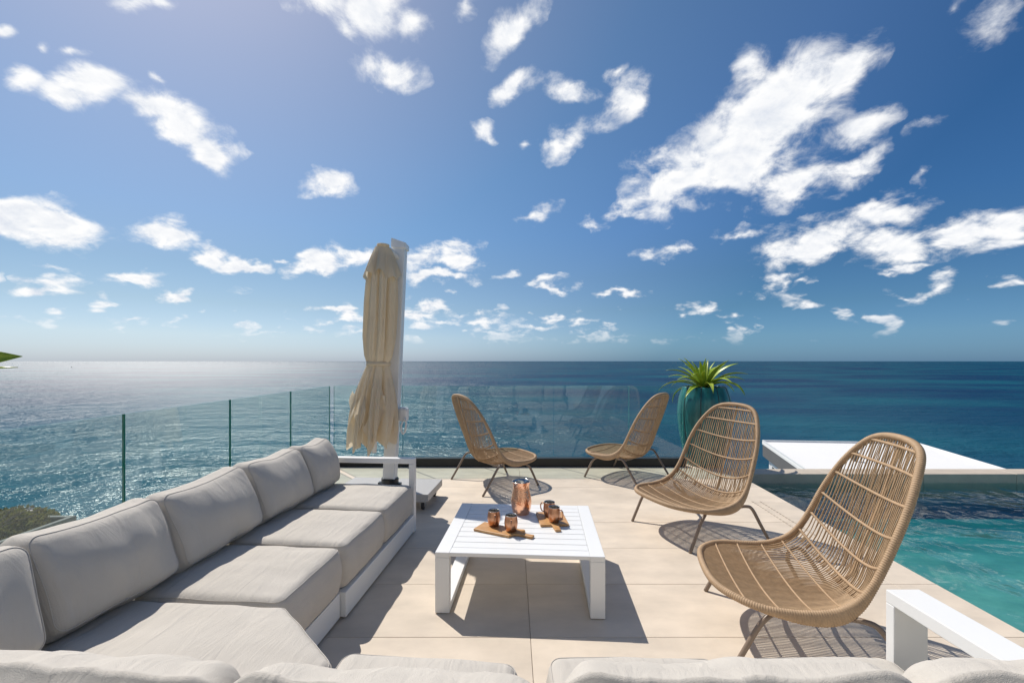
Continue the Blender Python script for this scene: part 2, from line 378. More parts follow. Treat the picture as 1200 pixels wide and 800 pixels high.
def glass(name, tint, edge=False):
    m = bpy.data.materials.new(name); m.use_nodes = True
    N = m.node_tree.nodes; L = m.node_tree.links; N.clear()
    o = N.new('ShaderNodeOutputMaterial'); t = N.new('ShaderNodeBsdfTransparent'); t.inputs[0].default_value = (*tint, 1)
    g = N.new('ShaderNodeBsdfGlossy'); g.inputs['Roughness'].default_value = 0.01; g.inputs[0].default_value = (1, 1, 1, 1)
    f = N.new('ShaderNodeFresnel'); ior_both_sides(N, L, f, 1.5)
    mx = N.new('ShaderNodeMixShader'); L.new(f.outputs[0], mx.inputs[0]); L.new(t.outputs[0], mx.inputs[1]); L.new(g.outputs[0], mx.inputs[2])
    # thin film of salt and dust
    df = N.new('ShaderNodeBsdfDiffuse'); df.inputs[0].default_value = (.7, .75, .75, 1)
    m2 = N.new('ShaderNodeMixShader'); m2.inputs[0].default_value = .012; L.new(mx.outputs[0], m2.inputs[1]); L.new(df.outputs[0], m2.inputs[2])
    L.new(m2.outputs[0], o.inputs[0])
    return m
M['glass'] = glass('rail_glass', (.90, .965, .95))
M['glass_edge'] = mat('glass_edge', (.03, .21, .16), .12)
def ceramic():
    m = mat('teal_glaze', (.03, .22, .20), .3, dark=(.008, .075, .08), vscale=6, vstretch=(2.5, 2.5, .5), bump=.25, bscale=40, coat=.2)
    return m
M['ceramic'] = ceramic()
M['ridge'] = mat('dark_glaze_ridge', (.03, .06, .055), .35)

def sea_mat():
    m = bpy.data.materials.new('sea_water'); m.use_nodes = True
    N = m.node_tree.nodes; L = m.node_tree.links; N.clear()
    out = N.new('ShaderNodeOutputMaterial'); D = N.new('ShaderNodeBsdfDiffuse'); G = N.new('ShaderNodeBsdfGlossy'); G.distribution = 'BECKMANN'
    ms = N.new('ShaderNodeMixShader'); L.new(D.outputs[0], ms.inputs[1]); L.new(G.outputs[0], ms.inputs[2]); L.new(ms.outputs[0], out.inputs[0])
    geo = N.new('ShaderNodeNewGeometry')
    def nz(scale, stretch, detail, rough=.55, dist=0.0):
        mp = N.new('ShaderNodeMapping'); mp.inputs['Scale'].default_value = stretch; mp.inputs['Rotation'].default_value = (0, 0, R(14)); L.new(geo.outputs['Position'], mp.inputs[0])
        n = N.new('ShaderNodeTexNoise'); n.inputs['Scale'].default_value = scale; n.inputs['Detail'].default_value = detail; n.inputs['Roughness'].default_value = rough; n.inputs['Distortion'].default_value = dist
        L.new(mp.outputs[0], n.inputs[0]); return n.outputs[0]
    # body colour: deep blue with teal shallows
    r1 = N.new('ShaderNodeMapRange'); r1.inputs[1].default_value = .40; r1.inputs[2].default_value = .62; L.new(nz(.004, (1, 2.2, 1), 5), r1.inputs[0])
    c = N.new('ShaderNodeMix'); c.data_type = 'RGBA'; L.new(r1.outputs[0], c.inputs[0]); c.inputs[6].default_value = (.003, .034, .085, 1); c.inputs[7].default_value = (.006, .085, .125, 1)
    # the sandy shelf close to shore shows through as teal
    ln = N.new('ShaderNodeVectorMath'); ln.operation = 'LENGTH'; L.new(geo.outputs['Position'], ln.inputs[0])
    r3 = N.new('ShaderNodeMapRange'); r3.interpolation_type = 'SMOOTHSTEP'; r3.inputs[1].default_value = 60; r3.inputs[2].default_value = 600; r3.inputs[3].default_value = 1; r3.inputs[4].default_value = 0; L.new(ln.outputs['Value'], r3.inputs[0])
    sx = N.new('ShaderNodeSeparateXYZ'); L.new(geo.outputs['Position'], sx.inputs[0])
    r4 = N.new('ShaderNodeMapRange'); r4.interpolation_type = 'SMOOTHSTEP'; r4.inputs[1].default_value = -60; r4.inputs[2].default_value = 70; r4.inputs[3].default_value = .85; r4.inputs[4].default_value = .12; L.new(sx.outputs[0], r4.inputs[0])
    mm = N.new('ShaderNodeMath'); mm.operation = 'MULTIPLY'; L.new(r3.outputs[0], mm.inputs[0]); L.new(r4.outputs[0], mm.inputs[1])
    c2 = N.new('ShaderNodeMix'); c2.data_type = 'RGBA'; L.new(mm.outputs[0], c2.inputs[0]); L.new(c.outputs[2], c2.inputs[6]); c2.inputs[7].default_value = (.012, .105, .150, 1)
    L.new(c2.outputs[2], D.inputs['Color'])
    iv = N.new('ShaderNodeMath'); iv.operation = 'DIVIDE'; iv.inputs[0].default_value = 60; L.new(ln.outputs['Value'], iv.inputs[1])
    for tgt, hi, lo in ((G.inputs['Roughness'], .54, .165), (ms.inputs[0], .15, .085)):   # ripples too small to resolve widen the lobe
        mr = N.new('ShaderNodeMapRange'); mr.inputs[1].default_value = .02; mr.inputs[2].default_value = .62; mr.inputs[3].default_value = hi; mr.inputs[4].default_value = lo
        L.new(iv.outputs[0], mr.inputs[0]); L.new(mr.outputs[0], tgt)
    # wind streaks: bands of rougher and smoother water
    r2 = N.new('ShaderNodeMapRange'); r2.inputs[1].default_value = .35; r2.inputs[2].default_value = .65; r2.inputs[3].default_value = .55; r2.inputs[4].default_value = 1.0
    L.new(nz(.012, (1, 4.5, 1), 4, .6), r2.inputs[0])
    r5 = N.new('ShaderNodeMapRange'); r5.interpolation_type = 'SMOOTHSTEP'; r5.inputs[1].default_value = 150; r5.inputs[2].default_value = 1600; r5.inputs[3].default_value = 1; r5.inputs[4].default_value = 1.0; L.new(ln.outputs['Value'], r5.inputs[0])
    b = None
    for (s, st, d, dist, strength) in ((.035, (1, 2.0, 1), 2, 6.0, .40), (.16, (1, 1.8, 1), 3, 2.5, .58), (.75, (1, 1.7, 1), 3, .68, .82)):
        bp = N.new('ShaderNodeBump'); bp.inputs['Strength'].default_value = strength; bp.inputs['Distance'].default_value = dist
        if 'Filter Width' in bp.inputs: bp.inputs['Filter Width'].default_value = .003
        if s > .1:
            mm = N.new('ShaderNodeMath'); mm.operation = 'MULTIPLY'; L.new(r5.outputs[0], mm.inputs[1]); m3 = N.new('ShaderNodeMath'); m3.operation = 'MULTIPLY'; m3.inputs[1].default_value = strength; L.new(r2.outputs[0], m3.inputs[0]); L.new(m3.outputs[0], mm.inputs[0]); L.new(mm.outputs[0], bp.inputs['Strength'])
        L.new(nz(s, st, d, .6), bp.inputs['Height'])
        if b: L.new(b, bp.inputs['Normal'])
        b = bp.outputs[0]
    L.new(b, G.inputs['Normal']); L.new(b, D.inputs['Normal'])
    return m
M['sea'] = sea_mat()
def pool_water_mat():
    m = bpy.data.materials.new('pool_water'); m.use_nodes = True
    N = m.node_tree.nodes; L = m.node_tree.links; N.clear()
    o = N.new('ShaderNodeOutputMaterial'); t = N.new('ShaderNodeBsdfTransparent'); t.inputs[0].default_value = (1, 1, 1, 1)
    va = N.new('ShaderNodeVolumeAbsorption'); va.inputs['Color'].default_value = (.16, .70, .74, 1); va.inputs['Density'].default_value = 2.6; L.new(va.outputs[0], o.inputs['Volume'])
    g = N.new('ShaderNodeBsdfGlossy'); g.inputs['Roughness'].default_value = .03
    f = N.new('ShaderNodeFresnel'); ior_both_sides(N, L, f, 1.33)
    geo = N.new('ShaderNodeNewGeometry'); b = None
    for (s, d, dist) in ((1.1, 3, .20), (6, 3, .022)):
        n = N.new('ShaderNodeTexNoise'); n.inputs['Scale'].default_value = s; n.inputs['Detail'].default_value = d; n.inputs['Distortion'].default_value = .6; L.new(geo.outputs['Position'], n.inputs[0])
        bp = N.new('ShaderNodeBump'); bp.inputs['Strength'].default_value = .5; bp.inputs['Distance'].default_value = dist; L.new(n.outputs[0], bp.inputs['Height'])
        if b: L.new(b, bp.inputs['Normal'])
        b = bp.outputs[0]
    L.new(b, g.inputs['Normal']); L.new(b, f.inputs['Normal'])
    mx = N.new('ShaderNodeMixShader'); L.new(f.outputs[0], mx.inputs[0]); L.new(t.outputs[0], mx.inputs[1]); L.new(g.outputs[0], mx.inputs[2]); L.new(mx.outputs[0], o.inputs[0])
    return m
M['pool'] = pool_water_mat()
M['poolfloor'] = mat('pool_lining', (.60, .62, .50), .7, dark=(.20, .30, .27), vscale=1.8, vstretch=(1, 1.5, 1), bump=.0)

# ------------------------------------------------------------------ setting: sea, hillside
o = MB().add([(-60000, -3000, 0), (60000, -3000, 0), (60000, 90000, 0), (-60000, 90000, 0)], [(0, 1, 2, 3)]).build('sea', M['sea']); o.location.z = -25; tag(o, kind='structure')

def pool_x(y): return 2.70 + (y - 2.35) * .0457        # left edge of the pool
def hillside():
    b = MB(); nx, ny = 60, 60; vs = []
    for j in range(ny + 1):
        for i in range(nx + 1):
            x = -40 + 90 * i / nx; y = -40 + 90 * j / ny
            dx = max(-3.5 - x, 0, x - 18); dy = max(0, y - 6.0)
            d = math.hypot(dx, dy)
            z = -6.5 - 1.25 * d + 2.0 * noise.noise(Vector((x * .15, y * .15, 0))) * min(1, d / 3)
            if d < .1: z = -6.5
            vs.append((x, y, max(z, -27)))
    fs = [(j * (nx + 1) + i, j * (nx + 1) + i + 1, (j + 1) * (nx + 1) + i + 1, (j + 1) * (nx + 1) + i) for j in range(ny) for i in range(nx)]
    tag(b.add(vs, fs).build('hillside', M['rock'], smooth=True), kind='structure')
hillside()

# ------------------------------------------------------------------ deck with tiles
deck = MB()
deck.prism([(-2.62, -2.62), (pool_x(-2.6) - .004, -2.62), (pool_x(5.63) - .004, 5.63), (pool_x(5.63) - .004, 6.62), (2.2, 6.62), (2.2, 6.16), (-2.62, 6.16)], -.30, -.012)
deck = deck.build('deck', M['grout']); tag(deck, kind='structure')
tw, td, g = 2.35, .547, .0022
xs = [.096 + tw * k for k in range(-2, 3)]
ys = [2.302 + td * k for k in range(-9, 9)]
for yi in ys[:-1]:
    y0, y1 = yi + g / 2, min(yi + td, 6.62) - g / 2
    for xi in xs:
        x0, x1 = max(xi, -2.62) + g / 2, xi + tw - g / 2
        yy1 = y1 if x0 > 1.2 else min(y1, 6.16)
        if y0 > 6.16 and x0 < 1.2: continue
        if x1 < -2.55: continue
        pa, pb = pool_x(min(y0, 5.63)), pool_x(min(yy1, 5.63))
        if x0 > min(pa, pb) - .02: continue
        poly = [(x0, y0), (min(x1, pa), y0), (min(x1, pb), yy1), (x0, yy1)]
        cx, cy = x0, y0
        b = MB().prism([(p[0] - cx, p[1] - cy) for p in poly], -.0115, random.uniform(-.0006, .0006))
        t = b.build('tile', M['tile'], deck, bevel=.0015, seg=1); t.location = (cx, cy, 0)

# pool basin, water, coping
b = MB()
y0, y1, X1 = -2.5, 5.63, 15.0
pl = [(pool_x(y0), y0), (X1, y0), (X1, y1), (pool_x(y1), y1)]
def pool_depth(y): t = max(0, min(1, (y - 3.7) / 1.7)); return -.335 - .14 * t * t * (3 - 2 * t)
ny = 24; fl_ = MB(); top_ = []
for j in range(ny + 1):
    y = y0 + (y1 + .1 - y0) * j / ny
    top_.append(((pool_x(y) - .1, y, pool_depth(y)), (X1 + .1, y, pool_depth(y))))
vs = [p for r_ in top_ for p in r_] + [(p[0], p[1], -1.0) for r_ in top_ for p in r_]
nn = 2 * (ny + 1)
fs = [(2 * j, 2 * j + 1, 2 * j + 3, 2 * j + 2) for j in range(ny)] + [(nn + 2 * j, nn + 2 * j + 2, nn + 2 * j + 3, nn + 2 * j + 1) for j in range(ny)]
basin = b.add(vs, fs).build('pool_basin', M['poolfloor'], smooth=True); tag(basin, kind='structure')
wl = MB()
wl.prism([(pool_x(y0) - .20, y0), (pool_x(y0), y0), (pool_x(y1), y1), (pool_x(y1) - .20, y1)], -1.0, -.305)
wl.build('pool_wall', M['poolfloor'], basin)
wl = MB().prism([(pool_x(y1) - .1, y1 + .002), (X1, y1 + .002), (X1, y1 + .25), (pool_x(y1) - .1, y1 + .25)], -1.0, -.305); wl.build('pool_wall', M['poolfloor'], basin)
# the water is a closed body: what is seen through more of it is bluer
water = MB().prism([(pool_x(y0) - .003, y0), (X1, y0), (X1, y1 + .006), (pool_x(y1) - .003, y1 + .006)], -.95, -.115).build('pool_water', M['pool']); tag(water, kind='structure')
cop = MB().prism([(pool_x(y1) + .004, y1 + .03), (X1, y1 + .03), (X1, y1 + .24), (pool_x(y1) + .004, y1 + .24)], -2.5, -.306).build('pool_coping', M['stone']); tag(cop, kind='structure')
cx = pool_x(y1) + .006
while cx < 13:
    wd = 1.18
    t = MB().box((0, 0, -.30), (wd, .27, 0)).build('coping_stone', M['stone'], cop, bevel=.004, seg=1); t.location = (cx, y1, random.uniform(-.001, .001)); cx += wd + .004
lin = MB().prism([(pool_x(y0) - .003, y0), (pool_x(y0) + .001, y0), (pool_x(y1) + .001, y1 - .001), (pool_x(y1) - .003, y1 - .001)], -.304, -.0125).build('pool_edge_lining', M['stone'], basin)

# two dotted rows of small flat bars by the pool
dr = empty('deck_bar_rows', (2.47, 4.1, 0), R(-2.6)); tag(dr, 'two dotted rows of small grout coloured bars on the deck beside the pool', 'drain')
s1 = MB()
for r_ in (-.04, .04):
    for k in range(18): s1.box((r_ - .006, -.45 + k * .05, .001), (r_ + .006, -.45 + k * .05 + .026, .0035))
s1.build('deck_bar', M['grout'], dr)['kind'] = 'stuff'

# terrace walls under the deck
b = MB(); b.box((-2.55, -2.4, -7.2), (2.55, 6.1, -.302)); tag(b.build('terrace_base', M['wall']), kind='structure')
led = MB(); led.box((-3.75, .6, -7.2), (-2.66, 3.35, -.12)); tag(led.build('planting_ledge', M['soil']), kind='structure')

# ------------------------------------------------------------------ villa below
vl = empty('villa', (9.1, 16.2, -1.5)); tag(vl, 'low villa with a flat white roof beyond the pool edge', 'house')
RP = [(7.34, 10.2), (12.56, 9.7), (14.35, 15.7), (9.13, 16.2)]
rp = [(a - 9.1, c - 16.2) for a, c in RP]
ctr = Vector((sum(p[0] for p in rp) / 4, sum(p[1] for p in rp) / 4))
def sc_poly(k): return [tuple(ctr + (Vector(p) - ctr) * k) for p in rp]
MB().prism(rp, -.10, 0).build('roof', M['roof'], vl, bevel=.01, seg=1)
pt = MB(); e0, e1 = sc_poly(.998), sc_poly(.985)
for k in range(4):
    pt.prism([e0[k], e0[(k + 1) % 4], e1[(k + 1) % 4], e1[k]], .001, .06)
pt.build('parapet', M['white'], vl)
MB().prism(sc_poly(.994), -.52, -.101).build('fascia', M['fascia'], vl)
MB().prism(sc_poly(.93), -12, -.521).build('wall', M['wall'], vl)
# windows along the left wall
wp = sc_poly(.93); A, Bp = Vector(wp[3]), Vector(wp[0]); dirv = (Bp - A).normalized(); nv = Vector((-abs(dirv.y), abs(dirv.x))).normalized()
if nv.x > 0: nv = -nv
for k in range(3):
    a = A + dirv * (.5 + k * 1.7)
    def q(s, t_, n_): p = a + dirv * s + nv * n_; return (p.x, p.y, t_)
    fr = MB()
    for (s0, s1_, z0, z1) in ((0, .1, -2.6, -.62), (1.4, 1.5, -2.6, -.62), (.1, 1.4, -.72, -.62), (.1, 1.4, -2.6, -2.5)):
        vs = [q(s, z, n) for n in (0.002, .05) for (s, z) in ((s0, z0), (s1_, z0), (s1_, z1), (s0, z1))]
        fr.add(vs, [(0, 1, 2, 3), (4, 7, 6, 5), (0, 4, 5, 1), (1, 5, 6, 2), (2, 6, 7, 3), (3, 7, 4, 0)])
    w_ = fr.build('window', M['white'], vl)
    MB().add([q(.1, -2.5, .02), q(1.4, -2.5, .02), q(1.4, -.72, .02), q(.1, -.72, .02)], [(0, 1, 2, 3)]).build('pane', M['darkglass'], w_)
v_ = MB().lathe([(.06, 0), (.06, .22), (.09, .225), (.09, .27), (0.001, .29)], 12).build('roof_vent', M['fascia'], vl); v_.location = (.95, -3.2, 0)

# ------------------------------------------------------------------ the house the terrace belongs to, behind the camera
hs_ = empty('house', (0, -2.6, 0)); tag(hs_, 'white rendered house behind the terrace with wide dark glass doors', 'house')
b = MB()
xo = [-6.0, -2.0, 2.2, 3.4, 6.4, 9.0]
for a_, c_, z0, z1 in ((-6, -2.4, 0, 3.4), (1.8, 3.4, 0, 3.4), (6.4, 9.5, 0, 3.4), (-2.4, 1.8, 2.6, 3.4), (3.4, 6.4, 2.6, 3.4)): b.box((a_, -.3, z0 - .3), (c_, 0, z1))
b.build('wall', M['roof'], hs_)
MB().box((-6.3, -5, 3.402), (9.8, .25, 3.7)).build('roof', M['roof'], hs_, bevel=.01, seg=1)
for a_, c_ in ((-2.4, 1.8), (3.4, 6.4)):
    n_ = 3; w_ = (c_ - a_) / n_
    for k in range(n_):
        x_ = a_ + k * w_; f = MB()
        f.box((x_ + .002, -.2, .0), (x_ + .06, -.14, 2.598)); f.box((x_ + w_ - .06, -.2, .0), (x_ + w_ - .002, -.14, 2.598)); f.box((x_ + .06, -.2, 2.53), (x_ + w_ - .06, -.14, 2.598)); f.box((x_ + .06, -.2, 0), (x_ + w_ - .06, -.14, .07))
        fo = f.build('glass_door', M['black'], hs_)
        MB().box((x_ + .06, -.18, .07), (x_ + w_ - .06, -.16, 2.53)).build('pane', M['darkglass'], fo)

# ------------------------------------------------------------------ glass balustrades
def panel(w, h, t):
    b = MB(); x0, x1, y0, y1, z0, z1 = 0, w, -t / 2, t / 2, 0, h
    vs = [(x0, y0, z0), (x1, y0, z0), (x1, y1, z0), (x0, y1, z0), (x0, y0, z1), (x1, y0, z1), (x1, y1, z1), (x0, y1, z1)]
    b.add(vs, [(0, 1, 5, 4), (2, 3, 7, 6)]); b.cur = 1
    b.add(vs, [(0, 3, 2, 1), (4, 5, 6, 7), (1, 2, 6, 5), (3, 0, 4, 7)])
    return b
fb = empty('glass_fence', (0, 6.05, 0)); tag(fb, 'clear glass balustrade along the sea edge behind the two far chairs', 'glass fence')
jb = [-2.43, -1.49, -.46, .567, 1.594, 2.33]
for a, c in zip(jb, jb[1:]):
    p = panel(c - a - .008, 1.03, .014).build('glass_panel', None, fb, mats=[M['glass'], M['glass_edge']]); p.location = (a + .004, 0, .065)
MB().box((-2.47, -.05, 0.0), (2.36, .05, .115)).build('channel', M['black'], fb, bevel=.003, seg=1)
fl = empty('glass_fence', (-2.46, 0, 0)); tag(fl, 'clear glass balustrade on the left behind the sofa', 'glass fence')
jl = [-1.4, -.36, .70, 1.75, 2.81, 3.87, 4.93, 5.99]
for a, c in zip(jl, jl[1:]):
    p = panel(c - a - .010, 1.03, .012).build('glass_panel', None, fl, mats=[M['glass'], M['glass_edge']]); p.rotation_euler = (0, 0, R(90)); p.location = (0, a + .006, .065)
MB().box((-.05, -1.45, 0.0), (.05, 5.995, .115)).build('channel', M['black'], fl, bevel=.003, seg=1)

# ------------------------------------------------------------------ cushions
def rounded(poly, r, n=7, step=.03):
    P = [Vector(p) for p in poly]; out = []; k = len(P)
    segs = []
    for i in range(k):
        a, b_, c = P[i - 1], P[i], P[(i + 1) % k]
        u = (a - b_).normalized(); v = (c - b_).normalized()
        ang = math.acos(max(-1, min(1, u.dot(v)))); d = r / math.tan(ang / 2)
        s, e = b_ + u * d, b_ + v * d
        cen = b_ + (u + v).normalized() * (r / math.sin(ang / 2))
        arc = []
        a0 = math.atan2(s.y - cen.y, s.x - cen.x); a1 = math.atan2(e.y - cen.y, e.x - cen.x)
        da = (a1 - a0 + math.pi) % (2 * math.pi) - math.pi
        for j in range(n + 1):
            t = a0 + da * j / n; arc.append(cen + Vector((math.cos(t), math.sin(t))) * r)
        segs.append(arc)
    for i in range(k):
        out += segs[i]; a, b_ = segs[i][-1], segs[(i + 1) % k][0]
        m_ = int((b_ - a).length / step)
        out += [a.lerp(b_, (j + 1) / (m_ + 1)) for j in range(m_)]
    return out

def cushion(poly, h, r=.05, puff=.03, puffb=.005, seed=0, wr=.004, side=.012, corner=.06, fold=(4, 12), fa=.004, sag=0.0):
    """soft box cushion over the outline poly, thickness h along z (0..h)"""
    corner = max(corner, r + .012)
    P = rounded(poly, corner); n = len(P)
    nrm = []
    for i in range(n):
        t = (P[(i + 1) % n] - P[i - 1]).normalized(); nrm.append(Vector((-t.y, t.x)))
    cen = sum(P, Vector((0, 0))) / n
    rr = min(r, h / 2 - .002)
    bx = [min(p.x for p in P), max(p.x for p in P), min(p.y for p in P), max(p.y for p in P)]
    def dome(q):
        u = max(0, min(1, (q.x - bx[0]) / (bx[1] - bx[0]))); v = max(0, min(1, (q.y - bx[2]) / (bx[3] - bx[2])))
        return (math.sin(math.pi * u) * math.sin(math.pi * v)) ** .75
    d0 = [dome(q) for q in P]
    rings = []   # (points2d list, z)
    def ins(d): return [P[i] + nrm[i] * d for i in range(n)]
    top = ins(rr)
    for k in range(10): s = k / 10 + .001; rings.append(([cen + (q - cen) * s for q in top], ('b', 0)))
    for k in range(5): a = k / 4 * math.pi / 2; rings.append((ins(rr * (1 - math.sin(a))), rr * (1 - math.cos(a))))
    for k in range(1, 4): f = k / 4; rings.append((ins(-side * math.sin(math.pi * f)), rr + (h - 2 * rr) * f))
    for k in range(5): a = k / 4 * math.pi / 2; rings.append((ins(rr * (1 - math.cos(a))), h - rr * (1 - math.sin(a))))
    for k in range(14): s = 1 - (k + 1) / 14 + .001; rings.append(([cen + (q - cen) * s for q in top], ('t', s)))
    S = Vector((seed * 3.7, seed * 1.3, seed * 7.1))
    def disp(v):
        a = noise.noise(v * 6 + S); b_ = noise.noise(Vector((v.x * fold[0], v.y * fold[1], v.z * 6)) + S)
        c_ = noise.noise(Vector((v.x * fold[0] * 2.3, v.y * fold[1] * 1.7, v.z * 9)) - S)
        q = v.copy(); k_ = 1 if v.z > h * .4 else .4
        q.z += k_ * (wr * a + fa * b_ + fa * .5 * c_)
        if sag:
            u_ = (v.x - bx[0]) / (bx[1] - bx[0]); v_ = max(0, (v.y - bx[2]) / (bx[3] - bx[2]))
            q.y -= sag * v_ ** 2 * math.sin(math.pi * max(0, min(1, u_))) ** 1.3
            q.z -= sag * 1.2 * v_ ** 2
        d2 = (Vector((v.x, v.y)) - cen)
        if d2.length > 1e-4:
            d2.normalize(); q.x += d2.x * wr * b_ * .8; q.y += d2.y * wr * b_ * .8
        return q
    vs = []
    for pts, z in rings:
        for p in pts:
            if isinstance(z, tuple):
                e = dome(p)
                zz = h + puff * e if z[0] == 't' else -puffb * e
            else:
                f_ = max(0, (z - h * .5) / (h * .5)); zz = z + (puff * dome(p)) * f_ ** 2 if f_ else z
            vs.append(disp(Vector((p.x, p.y, zz))))
    fs = [(i * n + k, i * n + (k + 1) % n, (i + 1) * n + (k + 1) % n, (i + 1) * n + k) for i in range(len(rings) - 1) for k in range(n)]
    fs.append(tuple(range(n - 1, -1, -1))); fs.append(tuple((len(rings) - 1) * n + k for k in range(n)))
    body = MB().add(vs, fs)
    a = math.pi / 4
    seams = MB()
    seams.tube([disp(Vector((q.x, q.y, h - rr * (1 - math.sin(a)) + .0012 + puff * dome(q) * max(0, ((h - rr * (1 - math.sin(a))) / h - .5) * 2) ** 2))) for q in ins(rr * (1 - math.cos(a)) - .001)], .0016, 5, closed=True)
    return body, seams
def put_cushion(name, parent, loc, rot, *args, **kw):
    seam = kw.pop('seam', True)
    b, s = cushion(*args, **kw)
    o = b.build(name, M['fabric'], parent, smooth=True); o.location = loc; o.rotation_euler = rot
    if seam: s.build('piping', M['piping'], o, smooth=True)
    return o
def rect(w, d): return [(0, 0), (w, 0), (w, d), (0, d)]

TH = R(-4.76)
SO = (-.817, 3.70, 0)
SEAT_Z, BASE_H = .405, .15
def back_cush(parent, y0, y1, seed, xf=-.585, top=.745, lean=17, th=.17, lift=0, yaw=0):
    """back cushion of the left run: spans y0..y1, front face at xf"""
    w = y1 - y0; hgt = top - SEAT_Z + .045
    o = put_cushion('back_cushion', parent, (0, 0, 0), (0, 0, 0), [(-w / 2, 0), (w / 2, 0), (w / 2, hgt), (-w / 2, hgt)], th, r=.042, puff=.062, puffb=.03, seed=seed, wr=.010, side=.018, corner=.055, fold=(8, 4), fa=.008, sag=.022)
    # local: x=width, y=height, z=thickness(front) -> world-of-sofa: width along y, thickness along +x
    B = Matrix(((0, 0, 1), (1, 0, 0), (0, 1, 0))).to_4x4()
    o.matrix_local = Matrix.Translation((xf - th, (y0 + y1) / 2, SEAT_Z - .012 + lift)) @ Matrix.Rotation(R(yaw + (seed * 37 % 7 - 3) * .8), 4, 'Z') @ Matrix.Rotation(R(-lean), 4, 'Y') @ Matrix.Rotation(R((seed * 53 % 5 - 2) * .7), 4, 'X') @ B
    return o
def seat_cush(parent, poly, seed, h=.262, z=BASE_H + .004, puff=.022):
    return put_cushion('seat_cushion', parent, (0, 0, z), (0, 0, 0), poly, h - .012, r=.042, puff=puff, seed=seed, wr=.005, side=.012, corner=.05, fa=.004)

# far two-seat module with the arm
sa = empty('sofa_module', SO, TH); tag(sa, 'two seat sofa section with grey cushions and white arm frame beside the closed parasol', 'sofa', 'sofa sections')
MB().box((-.90, -1.245, .012), (0, -.002, BASE_H)).build('base', M['white'], sa, bevel=.004)
b = MB(); b.box((-.045, 0, .0), (0, .06, .572)); b.box((-.90, 0, .5722), (0, .06, .617)); b.box((-.90, 0, 0), (-.855, .06, .572))
b.build('arm', M['white'], sa, bevel=.004)
MB().box((-.94, -1.245, .012), (-.902, 0, .52)).build('back_frame', M['white'], sa, bevel=.004)
seat_cush(sa, [(-.72, -.632), (-.004, -.632), (-.004, -.006), (-.72, -.006)], 1)
seat_cush(sa, [(-.72, -1.242), (-.004, -1.242), (-.004, -.640), (-.72, -.640)], 2)
back_cush(sa, -.455, -.03, 11); back_cush(sa, -1.03, -.46, 12, lean=19)
# corner module
sb = empty('sofa_module', SO, TH); tag(sb, 'corner sofa section with grey cushions and a cut off inner corner', 'sofa', 'sofa sections')
b = MB(); b.prism([(-.94, -1.252), (-.03, -1.252), (-.03, -1.80), (.36, -2.14), (.36, -3.0), (-.94, -3.0)], .012, BASE_H); b.build('base', M['white'], sb, bevel=.004)
b = MB(); b.box((-.97, -3.0, .012), (-.942, -1.252, .52)); b.build('back_frame', M['white'], sb, bevel=.004)
seat_cush(sb, [(-.72, -1.82), (-.012, -1.82), (-.012, -1.250), (-.72, -1.250)], 3)
seat_cush(sb, [(-.72, -2.72), (.388, -2.72), (.388, -2.155), (.02, -1.832), (-.72, -1.832)], 4, puff=.025)
back_cush(sb, -1.645, -1.04, 13, lean=18); back_cush(sb, -2.19, -1.655, 14, lean=18, th=.18)
back_cush(sb, -2.72, -2.215, 15, xf=-.56, lean=24, th=.2, lift=.0, yaw=-14)
def near_cush(parent, x0, x1, yb, seed, top=.735, th=.19, lean=7):
    w = x1 - x0; hgt = top - SEAT_Z + .03
    o = put_cushion('back_cushion', parent, (0, 0, 0), (0, 0, 0), [(-w / 2, 0), (w / 2, 0), (w / 2, hgt), (-w / 2, hgt)], th, r=.075, puff=.05, puffb=.03, seed=seed, wr=.011, side=.02, corner=.08, fold=(12, 3), fa=.009, sag=.012, seam=False)
    # width along -x?, height z, thickness +y
    B = Matrix(((-1, 0, 0), (0, 0, 1), (0, 1, 0))).to_4x4()
    o.matrix_local = Matrix.Translation(((x0 + x1) / 2, yb, SEAT_Z - .012)) @ Matrix.Rotation(R(lean), 4, 'X') @ B
    return o
near_cush(sb, -.30, .452, -2.80, 21, top=.75)
# near armless module
sn = empty('sofa_module', SO, TH); tag(sn, 'single seat armless sofa section nearest the camera, facing the coffee table', 'sofa', 'sofa sections')
MB().box((.366, -3.0, .012), (1.03, -2.12, BASE_H)).build('base', M['white'], sn, bevel=.004)
MB().box((.366, -3.04, .012), (1.03, -3.002, .52)).build('back_frame', M['white'], sn, bevel=.004)
seat_cush(sn, [(.395, -2.74), (1.02, -2.74), (1.02, -2.095), (.395, -2.095)], 5, h=.265, puff=.03)
near_cush(sn, .462, 1.125, -2.80, 22, top=.757)
# near right module with arm
sr = empty('sofa_module', (.10, 0, 0)); tag(sr, 'sofa section at the lower right with a white metal arm beside the nearest chair', 'sofa', 'sofa sections')
MB().box((.02, .70, .012), (1.225, 1.56, BASE_H)).build('base', M['white'], sr, bevel=.004)
MB().box((.02, .66, .012), (1.225, .698, .52)).build('back_frame', M['white'], sr, bevel=.004)
b = MB(); b.box((1.233, 1.548, 0), (1.352, 1.583, .5732)); b.box((1.233, .66, .5735), (1.352, 1.583, .618)); b.box((1.233, .66, 0), (1.352, .695, .5732)); b.build('arm', M['white'], sr, bevel=.003)
seat_cush(sr, [(.02, .92), (.615, .92), (.615, 1.56), (.02, 1.56)], 6)
seat_cush(sr, [(.625, .92), (1.222, .92), (1.222, 1.56), (.625, 1.56)], 7)
near_cush(sr, -.01, .70, .835, 23, top=.785); near_cush(sr, .71, 1.228, .835, 24, top=.787)

